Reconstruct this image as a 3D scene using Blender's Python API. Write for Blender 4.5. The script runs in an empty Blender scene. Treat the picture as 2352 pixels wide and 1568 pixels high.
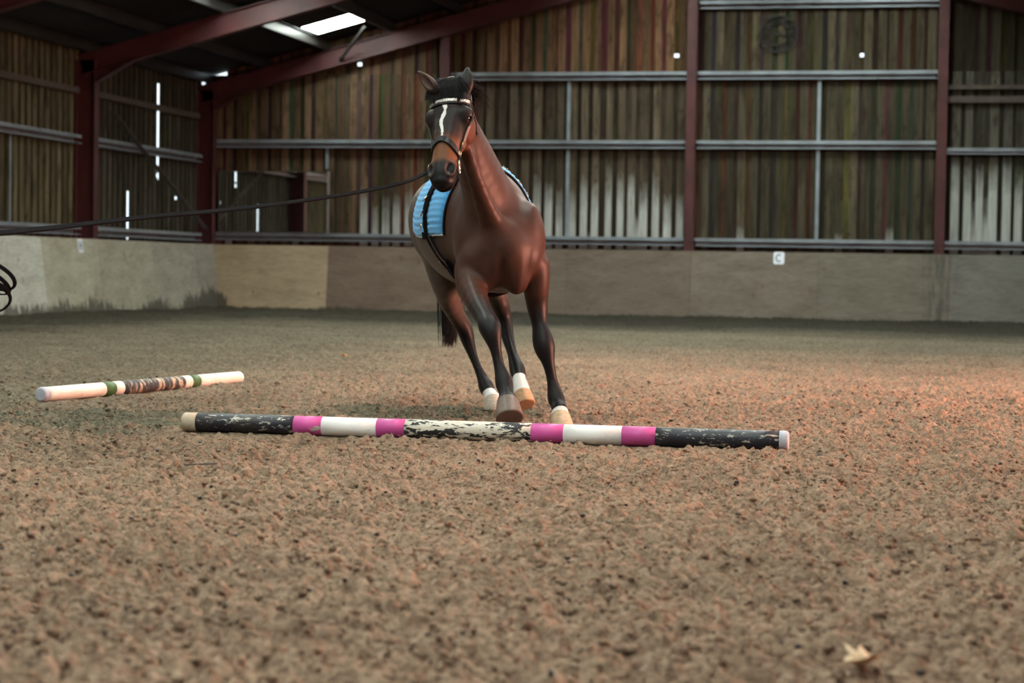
import bpy, bmesh, math, random
import numpy as np
from mathutils import Vector, Matrix, Euler

scene = bpy.context.scene
COL = scene.collection
rng = random.Random(7)
nrng = np.random.default_rng(11)

# ------------------------------------------------------------------ camera
CAM = np.array([14.549, -38.471, 0.858])
YAW, PIT, ROL = -0.211767, -0.035901, 0.015990
FPX = 4573.0
_F = np.array([math.sin(YAW)*math.cos(PIT), math.cos(YAW)*math.cos(PIT), math.sin(PIT)])
_R = np.array([math.cos(YAW), -math.sin(YAW), 0.0])
_U = np.cross(_R, _F)
CR = _R*math.cos(ROL) + _U*math.sin(ROL)
CU = -_R*math.sin(ROL) + _U*math.cos(ROL)
cam_data = bpy.data.cameras.new('camera')
cam = bpy.data.objects.new('camera', cam_data)
COL.objects.link(cam)
M = Matrix(((CR[0], CU[0], -_F[0], CAM[0]), (CR[1], CU[1], -_F[1], CAM[1]), (CR[2], CU[2], -_F[2], CAM[2]), (0, 0, 0, 1)))
cam.matrix_world = M
cam_data.sensor_width = 36.0
cam_data.lens = 36.0*FPX/2352.0
cam_data.clip_start = 0.1
cam_data.clip_end = 200.0
cam_data.dof.use_dof = True
cam_data.dof.focus_distance = 10.2
cam_data.dof.aperture_fstop = 3.2
scene.camera = cam

def at(px, py, depth):
    """photograph pixel + real distance along the view axis -> point of the place"""
    return CAM + depth*(_F + CR*(px-1176)/FPX - CU*(py-784)/FPX)

# ------------------------------------------------------------------ world, light, exposure
world = bpy.data.worlds.new('overcast_evening')
scene.world = world
world.use_nodes = True
bg = world.node_tree.nodes['Background']
bg.inputs['Color'].default_value = (0.80, 0.92, 1.0, 1)
bg.inputs['Strength'].default_value = 2.2
world.cycles.sampling_method = 'NONE'

scene.view_settings.view_transform = 'Standard'
scene.view_settings.look = 'None'
scene.view_settings.gamma = 1.0
scene.view_settings.use_curve_mapping = False
scene.view_settings.exposure = 0.0
scene.cycles.max_bounces = 4
scene.cycles.diffuse_bounces = 2
scene.cycles.glossy_bounces = 2
scene.cycles.use_adaptive_sampling = True
scene.cycles.adaptive_threshold = 0.12
scene.cycles.adaptive_min_samples = 12

SKY_EMIT = 38.0
def area_light(name, loc, target, sx, sy, power, color):
    d = bpy.data.lights.new(name, 'AREA'); d.shape = 'RECTANGLE'; d.size = sx; d.size_y = sy
    d.energy = power; d.color = color
    o = bpy.data.objects.new(name, d); COL.objects.link(o)
    o.location = loc
    v = Vector(target) - Vector(loc)
    o.rotation_euler = v.to_track_quat('-Z', 'Y').to_euler()
    return o
# low sunset light through the open double doorway in the right-hand wall
area_light('doorway_light', (21.9, -25.2, 1.9), (12.5, -26.2, 0.5), 4.6, 3.3, 2600, (1.0, 0.39, 0.26))

# ------------------------------------------------------------------ helpers
def link(o, parent=None):
    COL.objects.link(o)
    if parent is not None:
        o.parent = parent
    return o
def mesh_obj(name, verts, faces, mat=None, parent=None, smooth=False, loc=None):
    me = bpy.data.meshes.new(name)
    me.from_pydata([tuple(map(float, v)) for v in verts], [], faces)
    me.update()
    if mat: me.materials.append(mat)
    if smooth:
        me.polygons.foreach_set('use_smooth', [True]*len(me.polygons))
    o = bpy.data.objects.new(name, me)
    if loc is not None: o.location = loc
    return link(o, parent)
def empty(name, loc=(0, 0, 0), rot=(0, 0, 0)):
    o = bpy.data.objects.new(name, None); o.empty_display_size = 0.1
    COL.objects.link(o); o.location = loc; o.rotation_euler = rot
    return o
def tag(o, label=None, cat=None, group=None, kind=None):
    if label: o['label'] = label
    if cat: o['category'] = cat
    if group: o['group'] = group
    if kind: o['kind'] = kind
    return o
class MB:
    """collects boxes, tubes and strips for one part"""
    def __init__(s): s.v = []; s.f = []
    def add(s, v, f):
        n = len(s.v); s.v += [tuple(map(float, p)) for p in v]; s.f += [tuple(i+n for i in q) for q in f]
    def box(s, a, b):
        x0, y0, z0 = a; x1, y1, z1 = b
        s.add([(x0,y0,z0),(x1,y0,z0),(x1,y1,z0),(x0,y1,z0),(x0,y0,z1),(x1,y0,z1),(x1,y1,z1),(x0,y1,z1)],
              [(0,3,2,1),(4,5,6,7),(0,1,5,4),(1,2,6,5),(2,3,7,6),(3,0,4,7)])
    def bar(s, p, q, w, h, up=(0, 0, 1)):
        p = Vector(p); q = Vector(q); d = (q-p).normalized(); u = d.cross(Vector(up)).normalized(); v = u.cross(d)
        c = []
        for e in (p, q):
            for a, b in ((-1,-1),(1,-1),(1,1),(-1,1)): c.append(e+u*a*w/2+v*b*h/2)
        s.add(c, [(0,3,2,1),(4,5,6,7),(0,1,5,4),(1,2,6,5),(2,3,7,6),(3,0,4,7)])
    def tube(s, pts, r, n=8, closed=False, cap=True):
        pts = [Vector(p) for p in pts]; N = len(pts)
        rs = r if hasattr(r, '__len__') else [r]*N
        base = len(s.v); ref = Vector((0.13, 0.21, 0.97))
        pu = None
        for i, p in enumerate(pts):
            a = pts[(i-1) % N] if (closed or i) else p
            b = pts[(i+1) % N] if (closed or i < N-1) else p
            d = (b-a).normalized()
            if pu is None:
                u = d.cross(ref)
                if u.length < 1e-3: u = d.cross(Vector((1,0,0)))
            else: u = pu - d*pu.dot(d)
            u.normalize(); pu = u; w = d.cross(u)
            for k in range(n):
                t = 2*math.pi*k/n; s.v.append(tuple(p+(u*math.cos(t)+w*math.sin(t))*rs[i]))
        for i in range(N if closed else N-1):
            j = (i+1) % N
            for k in range(n):
                k2 = (k+1) % n; s.f.append((base+i*n+k, base+i*n+k2, base+j*n+k2, base+j*n+k))
        if cap and not closed:
            s.f.append(tuple(base+k for k in range(n))[::-1]); s.f.append(tuple(base+(N-1)*n+k for k in range(n)))
    def build(s, name, mat, parent=None, smooth=False): return mesh_obj(name, s.v, s.f, mat, parent, smooth)

def new_mat(name, rough=0.8, spec=0.3):
    m = bpy.data.materials.new(name); m.use_nodes = True
    b = m.node_tree.nodes['Principled BSDF']
    b.inputs['Roughness'].default_value = rough
    b.inputs['Specular IOR Level'].default_value = spec
    return m, m.node_tree, b
def N(nt, t, **kw):
    n = nt.nodes.new(t)
    for k, v in kw.items(): setattr(n, k, v)
    return n
def L(nt, a, b): nt.links.new(a, b)
def coords(nt, kind='world', scale=(1, 1, 1)):
    mp = N(nt, 'ShaderNodeMapping'); mp.inputs['Scale'].default_value = scale
    if kind == 'world': L(nt, N(nt, 'ShaderNodeNewGeometry').outputs['Position'], mp.inputs['Vector'])
    else: L(nt, N(nt, 'ShaderNodeTexCoord').outputs['Object'], mp.inputs['Vector'])
    return mp.outputs['Vector']
def noise(nt, vec, scale, detail=4, rough=0.55, dist=0.0):
    n = N(nt, 'ShaderNodeTexNoise'); L(nt, vec, n.inputs['Vector'])
    n.inputs['Scale'].default_value = scale; n.inputs['Detail'].default_value = detail
    n.inputs['Roughness'].default_value = rough; n.inputs['Distortion'].default_value = dist
    return n.outputs['Fac']
def ramp(nt, fac, stops, interp='LINEAR'):
    r = N(nt, 'ShaderNodeValToRGB'); L(nt, fac, r.inputs['Fac']); cr = r.color_ramp; cr.interpolation = interp
    while len(cr.elements) < len(stops): cr.elements.new(0.5)
    for e, (p, c) in zip(cr.elements, stops):
        e.position = p; e.color = (c, c, c, 1) if not hasattr(c, '__len__') else (*c[:3], 1)
    return r.outputs['Color']
def mix(nt, fac, a, b, mode='MIX'):
    n = N(nt, 'ShaderNodeMix', data_type='RGBA', blend_type=mode)
    def put(s, v):
        if isinstance(v, bpy.types.NodeSocket): L(nt, v, s)
        elif hasattr(v, '__len__'): s.default_value = (*v[:3], 1)
        else: s.default_value = v
    put(n.inputs['Factor'], fac); put(n.inputs['A'], a); put(n.inputs['B'], b)
    return n.outputs['Result']
def math_(nt, op, a, b=None, c=None, clamp=False):
    n = N(nt, 'ShaderNodeMath', operation=op); n.use_clamp = clamp
    for i, v in enumerate((a, b, c)):
        if v is None: continue
        if isinstance(v, bpy.types.NodeSocket): L(nt, v, n.inputs[i])
        else: n.inputs[i].default_value = v
    return n.outputs[0]
def bump(nt, b, h, strength=0.4, dist=0.01):
    n = N(nt, 'ShaderNodeBump'); n.inputs['Strength'].default_value = strength; n.inputs['Distance'].default_value = dist
    L(nt, h, n.inputs['Height']); L(nt, n.outputs['Normal'], b.inputs['Normal'])

MAT = {}
def simple(name, color, rough=0.7, spec=0.3, metal=0.0, var=0.25, scale=6.0):
    m, nt, b = new_mat(name, rough, spec)
    b.inputs['Metallic'].default_value = metal
    f = noise(nt, coords(nt, 'world'), scale, 5)
    dark = tuple(c*(1-var) for c in color); light = tuple(min(1, c*(1+var)) for c in color)
    L(nt, ramp(nt, f, [(0.3, dark), (0.7, light)]), b.inputs['Base Color'])
    MAT[name] = m
    return m
simple('red_steel', (0.046, 0.011, 0.012), 0.55, 0.35, var=0.35, scale=2.2)
simple('grey_steel', (0.17, 0.20, 0.23), 0.45, 0.4, metal=0.25, var=0.25, scale=3)
simple('purlin_steel', (0.036, 0.036, 0.034), 0.38, 0.5, metal=0.55, var=0.2, scale=3)
simple('brown_rail', (0.060, 0.048, 0.040), 0.8)
simple('dark_timber', (0.022, 0.022, 0.020), 0.9)
simple('roof_sheet', (0.011, 0.011, 0.0095), 0.85, 0.2, var=0.3, scale=0.8)
simple('black_iron', (0.010, 0.009, 0.008), 0.6, 0.3)
simple('sign_white', (0.62, 0.66, 0.74), 0.4, 0.4, var=0.05)
simple('sign_letter', (0.13, 0.20, 0.24), 0.5, 0.3, var=0.05)
simple('mirror_frame', (0.05, 0.047, 0.042), 0.6, 0.3)
simple('mirror_edge', (0.17, 0.17, 0.16), 0.4, 0.4)

def board_mat():
    m, nt, b = new_mat('weathered_board', 0.92, 0.12)
    oi = N(nt, 'ShaderNodeObjectInfo')
    pos = N(nt, 'ShaderNodeNewGeometry').outputs['Position']
    off = N(nt, 'ShaderNodeVectorMath', operation='ADD'); L(nt, pos, off.inputs[0])
    sc = math_(nt, 'MULTIPLY', oi.outputs['Random'], 37.0)
    cmb = N(nt, 'ShaderNodeCombineXYZ'); L(nt, sc, cmb.inputs['X']); L(nt, sc, cmb.inputs['Z']); L(nt, cmb.outputs[0], off.inputs[1])
    mp = N(nt, 'ShaderNodeMapping'); mp.inputs['Scale'].default_value = (9, 9, 0.55); L(nt, off.outputs[0], mp.inputs['Vector'])
    grain = noise(nt, mp.outputs['Vector'], 1.6, 6, 0.65, 0.6)
    mp2 = N(nt, 'ShaderNodeMapping'); mp2.inputs['Scale'].default_value = (3, 3, 1.1); L(nt, off.outputs[0], mp2.inputs['Vector'])
    blot = noise(nt, mp2.outputs['Vector'], 1.7, 4, 0.6)
    g = ramp(nt, grain, [(0.28, 0.45), (0.72, 1.45)])
    base = mix(nt, 1.0, oi.outputs['Color'], g, 'MULTIPLY')
    base = mix(nt, ramp(nt, blot, [(0.50, 0.0), (0.68, 0.75)]), base, (0.020, 0.014, 0.009))
    alg = noise(nt, mp2.outputs['Vector'], 0.9, 3, 0.5)
    base = mix(nt, ramp(nt, alg, [(0.60, 0.0), (0.76, 0.32)]), base, (0.050, 0.060, 0.014))
    knots = N(nt, 'ShaderNodeTexVoronoi'); L(nt, mp2.outputs['Vector'], knots.inputs['Vector']); knots.inputs['Scale'].default_value = 1.9
    base = mix(nt, ramp(nt, knots.outputs['Distance'], [(0.05, 0.8), (0.13, 0.0)]), base, (0.016, 0.010, 0.006))
    # pale weathering / limewash on the lower boards, up to the height held in the object's alpha
    sep = N(nt, 'ShaderNodeSeparateXYZ'); L(nt, pos, sep.inputs[0])
    top = math_(nt, 'MULTIPLY', oi.outputs['Alpha'], 10.0)
    dz = math_(nt, 'SUBTRACT', top, sep.outputs['Z'])
    dz = math_(nt, 'ADD', dz, math_(nt, 'MULTIPLY', math_(nt, 'SUBTRACT', blot, 0.5), 1.1))
    pm = math_(nt, 'DIVIDE', dz, 0.7, clamp=True)
    pale = mix(nt, 1.0, (0.31, 0.325, 0.31), ramp(nt, grain, [(0.25, 0.55), (0.7, 1.2)]), 'MULTIPLY')
    base = mix(nt, pm, base, pale)
    L(nt, base, b.inputs['Base Color'])
    bump(nt, b, grain, 0.3, 0.004)
    return m
MAT['board'] = board_mat()

def ply_mat():
    m, nt, b = new_mat('kickboard_ply', 0.8, 0.25)
    oi = N(nt, 'ShaderNodeObjectInfo')
    pos = N(nt, 'ShaderNodeNewGeometry').outputs['Position']
    n1 = noise(nt, coords(nt, 'world', (0.9, 0.9, 2.6)), 1.6, 5, 0.6, 0.4)
    n2 = noise(nt, coords(nt, 'world', (1, 1, 5)), 6, 4, 0.6, 0.5)
    g = mix(nt, 0.5, ramp(nt, n1, [(0.3, (0.62, 0.56, 0.50)), (0.7, (1.30, 1.28, 1.26))]), ramp(nt, n2, [(0.3, (0.70, 0.66, 0.60)), (0.7, (1.3, 1.3, 1.3))]))
    base = mix(nt, 1.0, oi.outputs['Color'], g, 'MULTIPLY')
    # knots of the outer veneer
    kn = N(nt, 'ShaderNodeTexVoronoi'); L(nt, coords(nt, 'world', (1.6, 1.6, 1.1)), kn.inputs['Vector']); kn.inputs['Scale'].default_value = 1.5
    base = mix(nt, ramp(nt, kn.outputs['Distance'], [(0.06, 0.45), (0.10, 0.0)]), base, (0.085, 0.048, 0.026))
    # splashes of wet footing thrown against the foot of the boards
    sep = N(nt, 'ShaderNodeSeparateXYZ'); L(nt, pos, sep.inputs[0])
    sp = noise(nt, coords(nt, 'world', (2.2, 2.2, 0.7)), 2.4, 6, 0.7, 0.8)
    big = noise(nt, coords(nt, 'world', (0.5, 0.5, 0.01)), 1.1, 2, 0.5)
    hgt = math_(nt, 'ADD', math_(nt, 'MULTIPLY', sp, 0.55), math_(nt, 'MULTIPLY', big, 0.7))
    onleft = math_(nt, 'LESS_THAN', sep.outputs['X'], 0.4)
    lim = math_(nt, 'MULTIPLY', math_(nt, 'SUBTRACT', hgt, 0.52), math_(nt, 'ADD', 0.45, math_(nt, 'MULTIPLY', onleft, 1.3)))
    d = math_(nt, 'DIVIDE', math_(nt, 'SUBTRACT', lim, sep.outputs['Z']), 0.10, clamp=True)
    base = mix(nt, math_(nt, 'MULTIPLY', d, 0.8), base, (0.030, 0.030, 0.024))
    # old dark run-down stain at one joint of the end wall boards
    dx = math_(nt, 'ABSOLUTE', math_(nt, 'SUBTRACT', sep.outputs['X'], 14.52))
    run = noise(nt, coords(nt, 'world', (7, 1, 1.2)), 1.4, 4, 0.6)
    sm = math_(nt, 'MULTIPLY', ramp(nt, dx, [(0.10, 1.0), (0.42, 0.0)]), ramp(nt, run, [(0.38, 0.0), (0.60, 0.75)]))
    base = mix(nt, sm, base, (0.045, 0.046, 0.046))
    L(nt, base, b.inputs['Base Color'])
    return m
MAT['ply'] = ply_mat()

def sky_mat():
    m = bpy.data.materials.new('rooflight_sheet'); m.use_nodes = True; nt = m.node_tree
    nt.nodes.remove(nt.nodes['Principled BSDF'])
    e = N(nt, 'ShaderNodeEmission')
    f = noise(nt, coords(nt, 'world', (1, 6, 1)), 3, 3)
    L(nt, ramp(nt, f, [(0.3, (0.86, 0.95, 0.84)), (0.7, (0.92, 1.0, 0.92))]), e.inputs['Color'])
    e.inputs['Strength'].default_value = SKY_EMIT
    L(nt, e.outputs[0], nt.nodes['Material Output'].inputs['Surface'])
    return m
MAT['rooflight'] = sky_mat()

def mirror_mat():
    m, nt, b = new_mat('mirror_glass', 0.03, 0.5)
    b.inputs['Metallic'].default_value = 1.0
    f = noise(nt, coords(nt, 'world'), 2.0, 3)
    L(nt, ramp(nt, f, [(0.3, (0.90, 0.93, 0.90)), (0.7, (0.94, 0.96, 0.93))]), b.inputs['Base Color'])
    return m
MAT['mirror'] = mirror_mat()

# ------------------------------------------------------------------ the building
W, BAY, BAYS = 22.0, 5.82, 7
LEN = 40.70           # floor runs from y = 0 to y = -LEN
XW, YW = -0.36, 0.30   # inner faces of the boarding, set back behind the kickboards
SL = 0.26
RAF0 = 4.22           # underside of the rafters at the left wall
SHEET0 = 4.80         # underside of the roof sheets at the left wall
def roof_z(x, z0): return z0 + SL*(x if x <= W/2 else W-x)

# shared unit box for boards
_bm = bmesh.new(); bmesh.ops.create_cube(_bm, size=1.0)
UNIT = bpy.data.meshes.new('board'); _bm.to_mesh(UNIT); _bm.free(); UNIT.materials.append(MAT['board'])
def unit_box(name, a, b, mesh=None, parent=None, color=None):
    o = bpy.data.objects.new(name, mesh or UNIT)
    o.location = [(p+q)/2 for p, q in zip(a, b)]; o.scale = [abs(q-p) for p, q in zip(a, b)]
    if color: o.color = color
    return link(o, parent)

PITCH, BW = 0.238, 0.142
wall_back = tag(empty('wall_back'), 'gable end wall of dark weathered vertical boards behind the horse', kind='structure')
wall_left = tag(empty('wall_left'), 'left side wall of vertical boards with light showing through gaps', kind='structure')
def tone(base, r=0.35):
    k = 1 + rng.uniform(-r, r)
    return tuple(c*k for c in base)
def board_tone(x, upper, front):
    if x < 4.83: base = (0.090, 0.058, 0.035)
    elif x < 9.74: base = (0.112, 0.064, 0.036) if upper else (0.080, 0.063, 0.044)
    elif x < 14.5: base = (0.062, 0.052, 0.034) if upper else (0.066, 0.056, 0.038)
    else: base = (0.040, 0.036, 0.024) if upper else (0.080, 0.076, 0.060)
    c = tuple(v*0.80 for v in tone(base, 0.45))
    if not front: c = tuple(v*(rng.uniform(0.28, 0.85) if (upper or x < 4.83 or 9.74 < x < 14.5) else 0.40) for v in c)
    return c
def pale_top(x, front):
    if 2.6 < x < 4.83: t = 2.35 if x > 3.0 else 0
    elif 4.83 <= x < 9.70: t = 2.72
    elif x > 14.55: t = 3.05
    elif rng.random() < 0.2: t = 1.9
    else: t = 0
    if t and not front: t = t-0.75 if rng.random() < 0.25 else 0
    return max(t+rng.uniform(-.25, .15), 0)/10 if t else 0.0
HOLES_BACK = [(2.98, 4.955), (9.50, 5.085), (12.90, 5.07)]
XV = 17.2
rest = MB()
nb = int((W+.72)/PITCH)+1
for i in range(nb):
    for layer in (0, 1):
        cx = -0.36+((i+0.5)*PITCH if layer == 0 else (i+1.0)*PITCH)
        jit, wj = (rng.uniform(-.018, .018), rng.uniform(-.012, .022)) if layer == 0 else (0, .03)
        x0, x1 = max(XW, cx+jit-(BW+wj)/2), min(W+.36, cx+jit+(BW+wj)/2)
        if x1-x0 < 0.03: continue
        y0 = YW if layer == 0 else YW+0.026
        dy = rng.uniform(0, 0.006)
        for tier in (0, 1):
            z0 = 1.30 if tier == 0 else 4.75
            z1 = 4.748 if tier == 0 else roof_z(cx, SHEET0)+0.015
            if tier == 1 and z1-z0 < 0.1: continue
            if z1 < z0+0.02: continue
            z1 = min(z1, roof_z(cx, SHEET0)+0.015)
            if cx > XV:
                rest.box((x0, y0, z0), (x1, y0+0.022, z1)); continue
            col = (*board_tone(cx, tier, layer == 0), pale_top(cx, layer == 0) if tier == 0 else 0.0)
            hole = [h for h in HOLES_BACK if abs(h[0]-cx) < PITCH/2 and z0 < h[1] < z1]
            if hole and layer == 1:
                hz = hole[0][1]
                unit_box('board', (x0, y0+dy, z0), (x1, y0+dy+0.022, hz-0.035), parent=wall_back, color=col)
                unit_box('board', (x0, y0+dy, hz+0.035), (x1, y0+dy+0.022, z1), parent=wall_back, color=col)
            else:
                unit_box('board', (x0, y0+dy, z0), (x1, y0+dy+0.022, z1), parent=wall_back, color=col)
tag(rest.build('boarding', MAT['board'], wall_back), kind='stuff').color = (0.065, 0.056, 0.04, 0.29)

# left wall boards
YV = -11.2
restl = MB()
nl = int(LEN/PITCH)+1
SLIT_I = int((YW+1.93)/PITCH)
SLIT2_I = int((YW+3.41)/PITCH)
DOT_I = int((YW+1.00)/PITCH)
for i in range(nl):
    for layer in (0, 1):
        cy = YW-((i+0.5)*PITCH if layer == 0 else (i+1.0)*PITCH)
        y0, y1 = cy-BW/2, min(YW, cy+BW/2)
        if y0 < -LEN: continue
        x1 = XW if layer == 0 else XW-0.026
        z0, z1 = 1.30, SHEET0-0.06
        if cy < YV:
            restl.box((x1-0.022, y0, z0), (x1, y1, z1)); continue
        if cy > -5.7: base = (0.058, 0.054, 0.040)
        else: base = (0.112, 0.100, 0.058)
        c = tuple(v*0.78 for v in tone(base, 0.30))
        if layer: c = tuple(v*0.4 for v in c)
        spans = [(z0, z1)]
        if i == SLIT_I: spans = [(z0, 2.50), (4.36, z1)] if layer == 0 else [(z0, 2.54), (2.62, 2.66), (3.93, 3.96), (4.36, z1)]
        if i == SLIT2_I: spans = [(2.22, z1)]
        if i == DOT_I: spans = [(z0, 2.15), (2.21, z1)]
        for a, b_ in spans:
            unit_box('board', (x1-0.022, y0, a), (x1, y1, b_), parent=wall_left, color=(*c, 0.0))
        if i in (SLIT_I, SLIT2_I, DOT_I) and layer == 0:      # narrow split board left beside the gap
            unit_box('board', (x1-0.022, y1-(0.12 if i == SLIT2_I else 0.10), 1.30), (x1, y1, 4.40), parent=wall_left, color=(*c, 0.0))
tag(restl.build('boarding', MAT['board'], wall_left), kind='stuff').color = (0.09, 0.08, 0.05, 0.0)

# right and front walls (out of the picture): plain boarding, doorway open on the right
wall_right = tag(empty('wall_right'), 'right side wall of weathered boards with an open double doorway', kind='structure')
mb = MB()
mb.box((W-XW, -LEN, 0), (W-XW+.05, -28.2, SHEET0)); mb.box((W-XW, -22.2, 0), (W-XW+.05, YW+.05, SHEET0)); mb.box((W-XW, -28.2, 3.7), (W-XW+.05, -22.2, SHEET0))
o = mb.build('boarding', MAT['board'], wall_right); o.color = (0.08, 0.07, 0.05, 0); o['kind'] = 'stuff'
wall_front = tag(empty('wall_front'), 'front gable wall behind the camera', kind='structure')
mb = MB()
mb.add([(XW, -LEN, 0), (W-XW, -LEN, 0), (W-XW, -LEN, roof_z(W, SHEET0)), (W/2, -LEN, roof_z(W/2, SHEET0)), (XW, -LEN, SHEET0),
        (XW, -LEN-.05, 0), (W-XW, -LEN-.05, 0), (W-XW, -LEN-.05, roof_z(W, SHEET0)), (W/2, -LEN-.05, roof_z(W/2, SHEET0)), (XW, -LEN-.05, SHEET0)],
       [(0,1,2,3,4), (9,8,7,6,5), (0,5,6,1), (1,6,7,2), (2,7,8,3), (3,8,9,4), (4,9,5,0)])
o = mb.build('boarding', MAT['board'], wall_front); o.color = (0.08, 0.07, 0.05, 0); o['kind'] = 'stuff'

# girts: open channels fixed to the inside of the boards
def channel(length, h=0.16, dpt=0.15, lip=0.065, t=0.008, axis='x', name='girt', mat='grey_steel', parent=None, start=(0, 0, 0)):
    m = MB(); x, y, z = start
    parts = [((0, -dpt, h/2-t), (length, 0, h/2)), ((0, -dpt, h/2-lip), (length, -dpt+t, h/2-t)),
             ((0, -t, -h/2), (length, 0, h/2)), ((0, -dpt, -h/2), (length, 0, -h/2+t)), ((0, -dpt, -h/2+t), (length, -dpt+t, -h/2+0.02))]
    for a, b_ in parts:
        if axis == 'x': m.box((x+a[0], y+a[1], z+a[2]), (x+b_[0], y+b_[1], z+b_[2]))
        else: m.box((x-b_[1], y-b_[0], z+a[2]), (x-a[1], y-a[0], z+b_[2]))
    return m.build(name, MAT[mat], parent)
POSTS = [4.81, 9.734, 14.491, 19.25]
edges = [XW+.02] + POSTS + [W-0.1]
YG = YW-0.002
for k in range(5):
    a = edges[k]+(0.10 if k else 0); b_ = edges[k+1]-0.10
    channel(b_-a, parent=wall_back, start=(a, YG, 1.458))
    channel(b_-a, h=0.12 if k == 3 else 0.16, parent=wall_back, start=(a, YG, 3.235 if k == 3 else 3.345))
    if k in (1, 2): channel(b_-a, parent=wall_back, start=(a, YG, 4.68))
    if k == 3:
        m = MB(); m.box((a, YW-.12, 4.15), (b_, YW, 4.27)); m.build('rail', MAT['brown_rail'], wall_back)
        m = MB(); m.box((a, YW-.14, 4.40), (b_, YW, 4.48)); m.build('rail', MAT['brown_rail'], wall_back)
    if k == 2: channel(b_-a, parent=wall_back, start=(a, YG, 6.04))
for x, z0, z1 in ((7.296, 1.54, 4.60), (12.18, 1.54, 4.60), (2.34, 2.84, 3.27)):
    m = MB(); m.add([(x-.035, YW-.07, z0), (x+.035, YW-.07, z0), (x+.035, YW-.062, z0), (x-.027, YW-.062, z0), (x-.027, YW-.01, z0), (x-.035, YW-.01, z0),
                     (x-.035, YW-.07, z1), (x+.035, YW-.07, z1), (x+.035, YW-.062, z1), (x-.027, YW-.062, z1), (x-.027, YW-.01, z1), (x-.035, YW-.01, z1)],
                    [(5,4,3,2,1,0), (6,7,8,9,10,11)]+[(k, (k+1) % 6, (k+1) % 6+6, k+6) for k in range(6)]); m.build('sag_rod', MAT['grey_steel'], wall_back)
for x in POSTS:
    m = MB(); zt = roof_z(x, RAF0)+0.02; y0 = 0.05
    m.box((x-.095, y0, 0), (x+.095, y0+.012, zt)); m.box((x-.095, YW-.02, 0), (x+.095, YW-.008, zt)); m.box((x-.006, y0+.01, 0), (x+.006, YW-.018, zt))
    m.build('post', MAT['red_steel'], wall_back)
m = MB(); m.box((XW-.05, YW+.002, 0), (W-XW+.05, YW+.12, 1.305)); m.build('plinth', MAT['dark_timber'], wall_back)
m = MB(); m.box((XW-.12, -LEN, 0), (XW-.001, YW, 1.315)); m.build('plinth', MAT['dark_timber'], wall_left)
for k in range(3):
    a, b_ = k*BAY+0.08, (k+1)*BAY-0.10
    channel(b_-a, axis='y', parent=wall_left, start=(XW+.002, -a, 1.43))
    channel(b_-a, axis='y', parent=wall_left, start=(XW+.002, -a, 3.02))
    m = MB(); m.box((XW, -b_, 3.82), (XW+.10, -a, 3.93)); m.build('rail', MAT['brown_rail'], wall_left)
m = MB(); m.box((XW+.06, -8.49, 1.5), (XW+.068, -8.43, 2.95)); m.build('sag_rod', MAT['grey_steel'], wall_left)
m = MB(); m.bar((XW+.20, -4.72, 3.60), (XW+.20, 0.0, 1.60), 0.012, 0.10, (1, 0, 0)); m.build('brace', MAT['brown_rail'], wall_left)

# portal frames
def ibeam(m, p, q, w, h, t=0.014, up=(0, 0, 1)):
    p = Vector(p); q = Vector(q); d = (q-p).normalized(); u = d.cross(Vector(up)).normalized(); v = u.cross(d)
    m.bar(p+v*(h/2-t/2), q+v*(h/2-t/2), w, t, up); m.bar(p-v*(h/2-t/2), q-v*(h/2-t/2), w, t, up); m.bar(p, q, t*0.8, h-2*t, up)
for k in range(BAYS+1):
    y = 0.06-k*BAY
    if k == BAYS: y = -LEN+0.2
    fr = tag(empty('portal_frame', (0, y, 0)), ['red-brown steel portal frame against the gable end wall', 'red-brown steel portal frame one bay in front of the end wall', 'red-brown steel portal frame at the top left corner of the picture'][k] if k < 3 else 'red-brown steel portal frame nearer the camera, out of view', group='steel portal frames', kind='structure')
    for side in (0, 1):
        sx = 1 if side == 0 else -1; X = 0 if side == 0 else W
        m = MB(); ibeam(m, (X-sx*0.18, 0, 0), (X-sx*0.18, 0, 4.42), 0.19, 0.36, up=(1, 0, 0)); m.build('column', MAT['red_steel'], fr)
        m = MB(); ibeam(m, (X-sx*0.30, 0, RAF0+.18-SL*.30), (W/2, 0, roof_z(W/2, RAF0+.18)), 0.19, 0.36); m.build('rafter', MAT['red_steel'], fr)
        m = MB()
        HZ = 4.02
        m.add([(X, -.006, HZ), (X, -.006, RAF0+.02), (X+sx*0.7, -.006, roof_z(0.7, RAF0+.02)), (X, .006, HZ), (X, .006, RAF0+.02), (X+sx*0.7, .006, roof_z(0.7, RAF0+.02))],
              [(0,1,2), (3,5,4), (0,3,4,1), (1,4,5,2), (2,5,3,0)])
        m.bar((X, 0, HZ), (X+sx*0.7, 0, roof_z(0.7, RAF0+.01)), 0.19, 0.014)
        m.build('haunch', MAT['red_steel'], fr)

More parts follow.
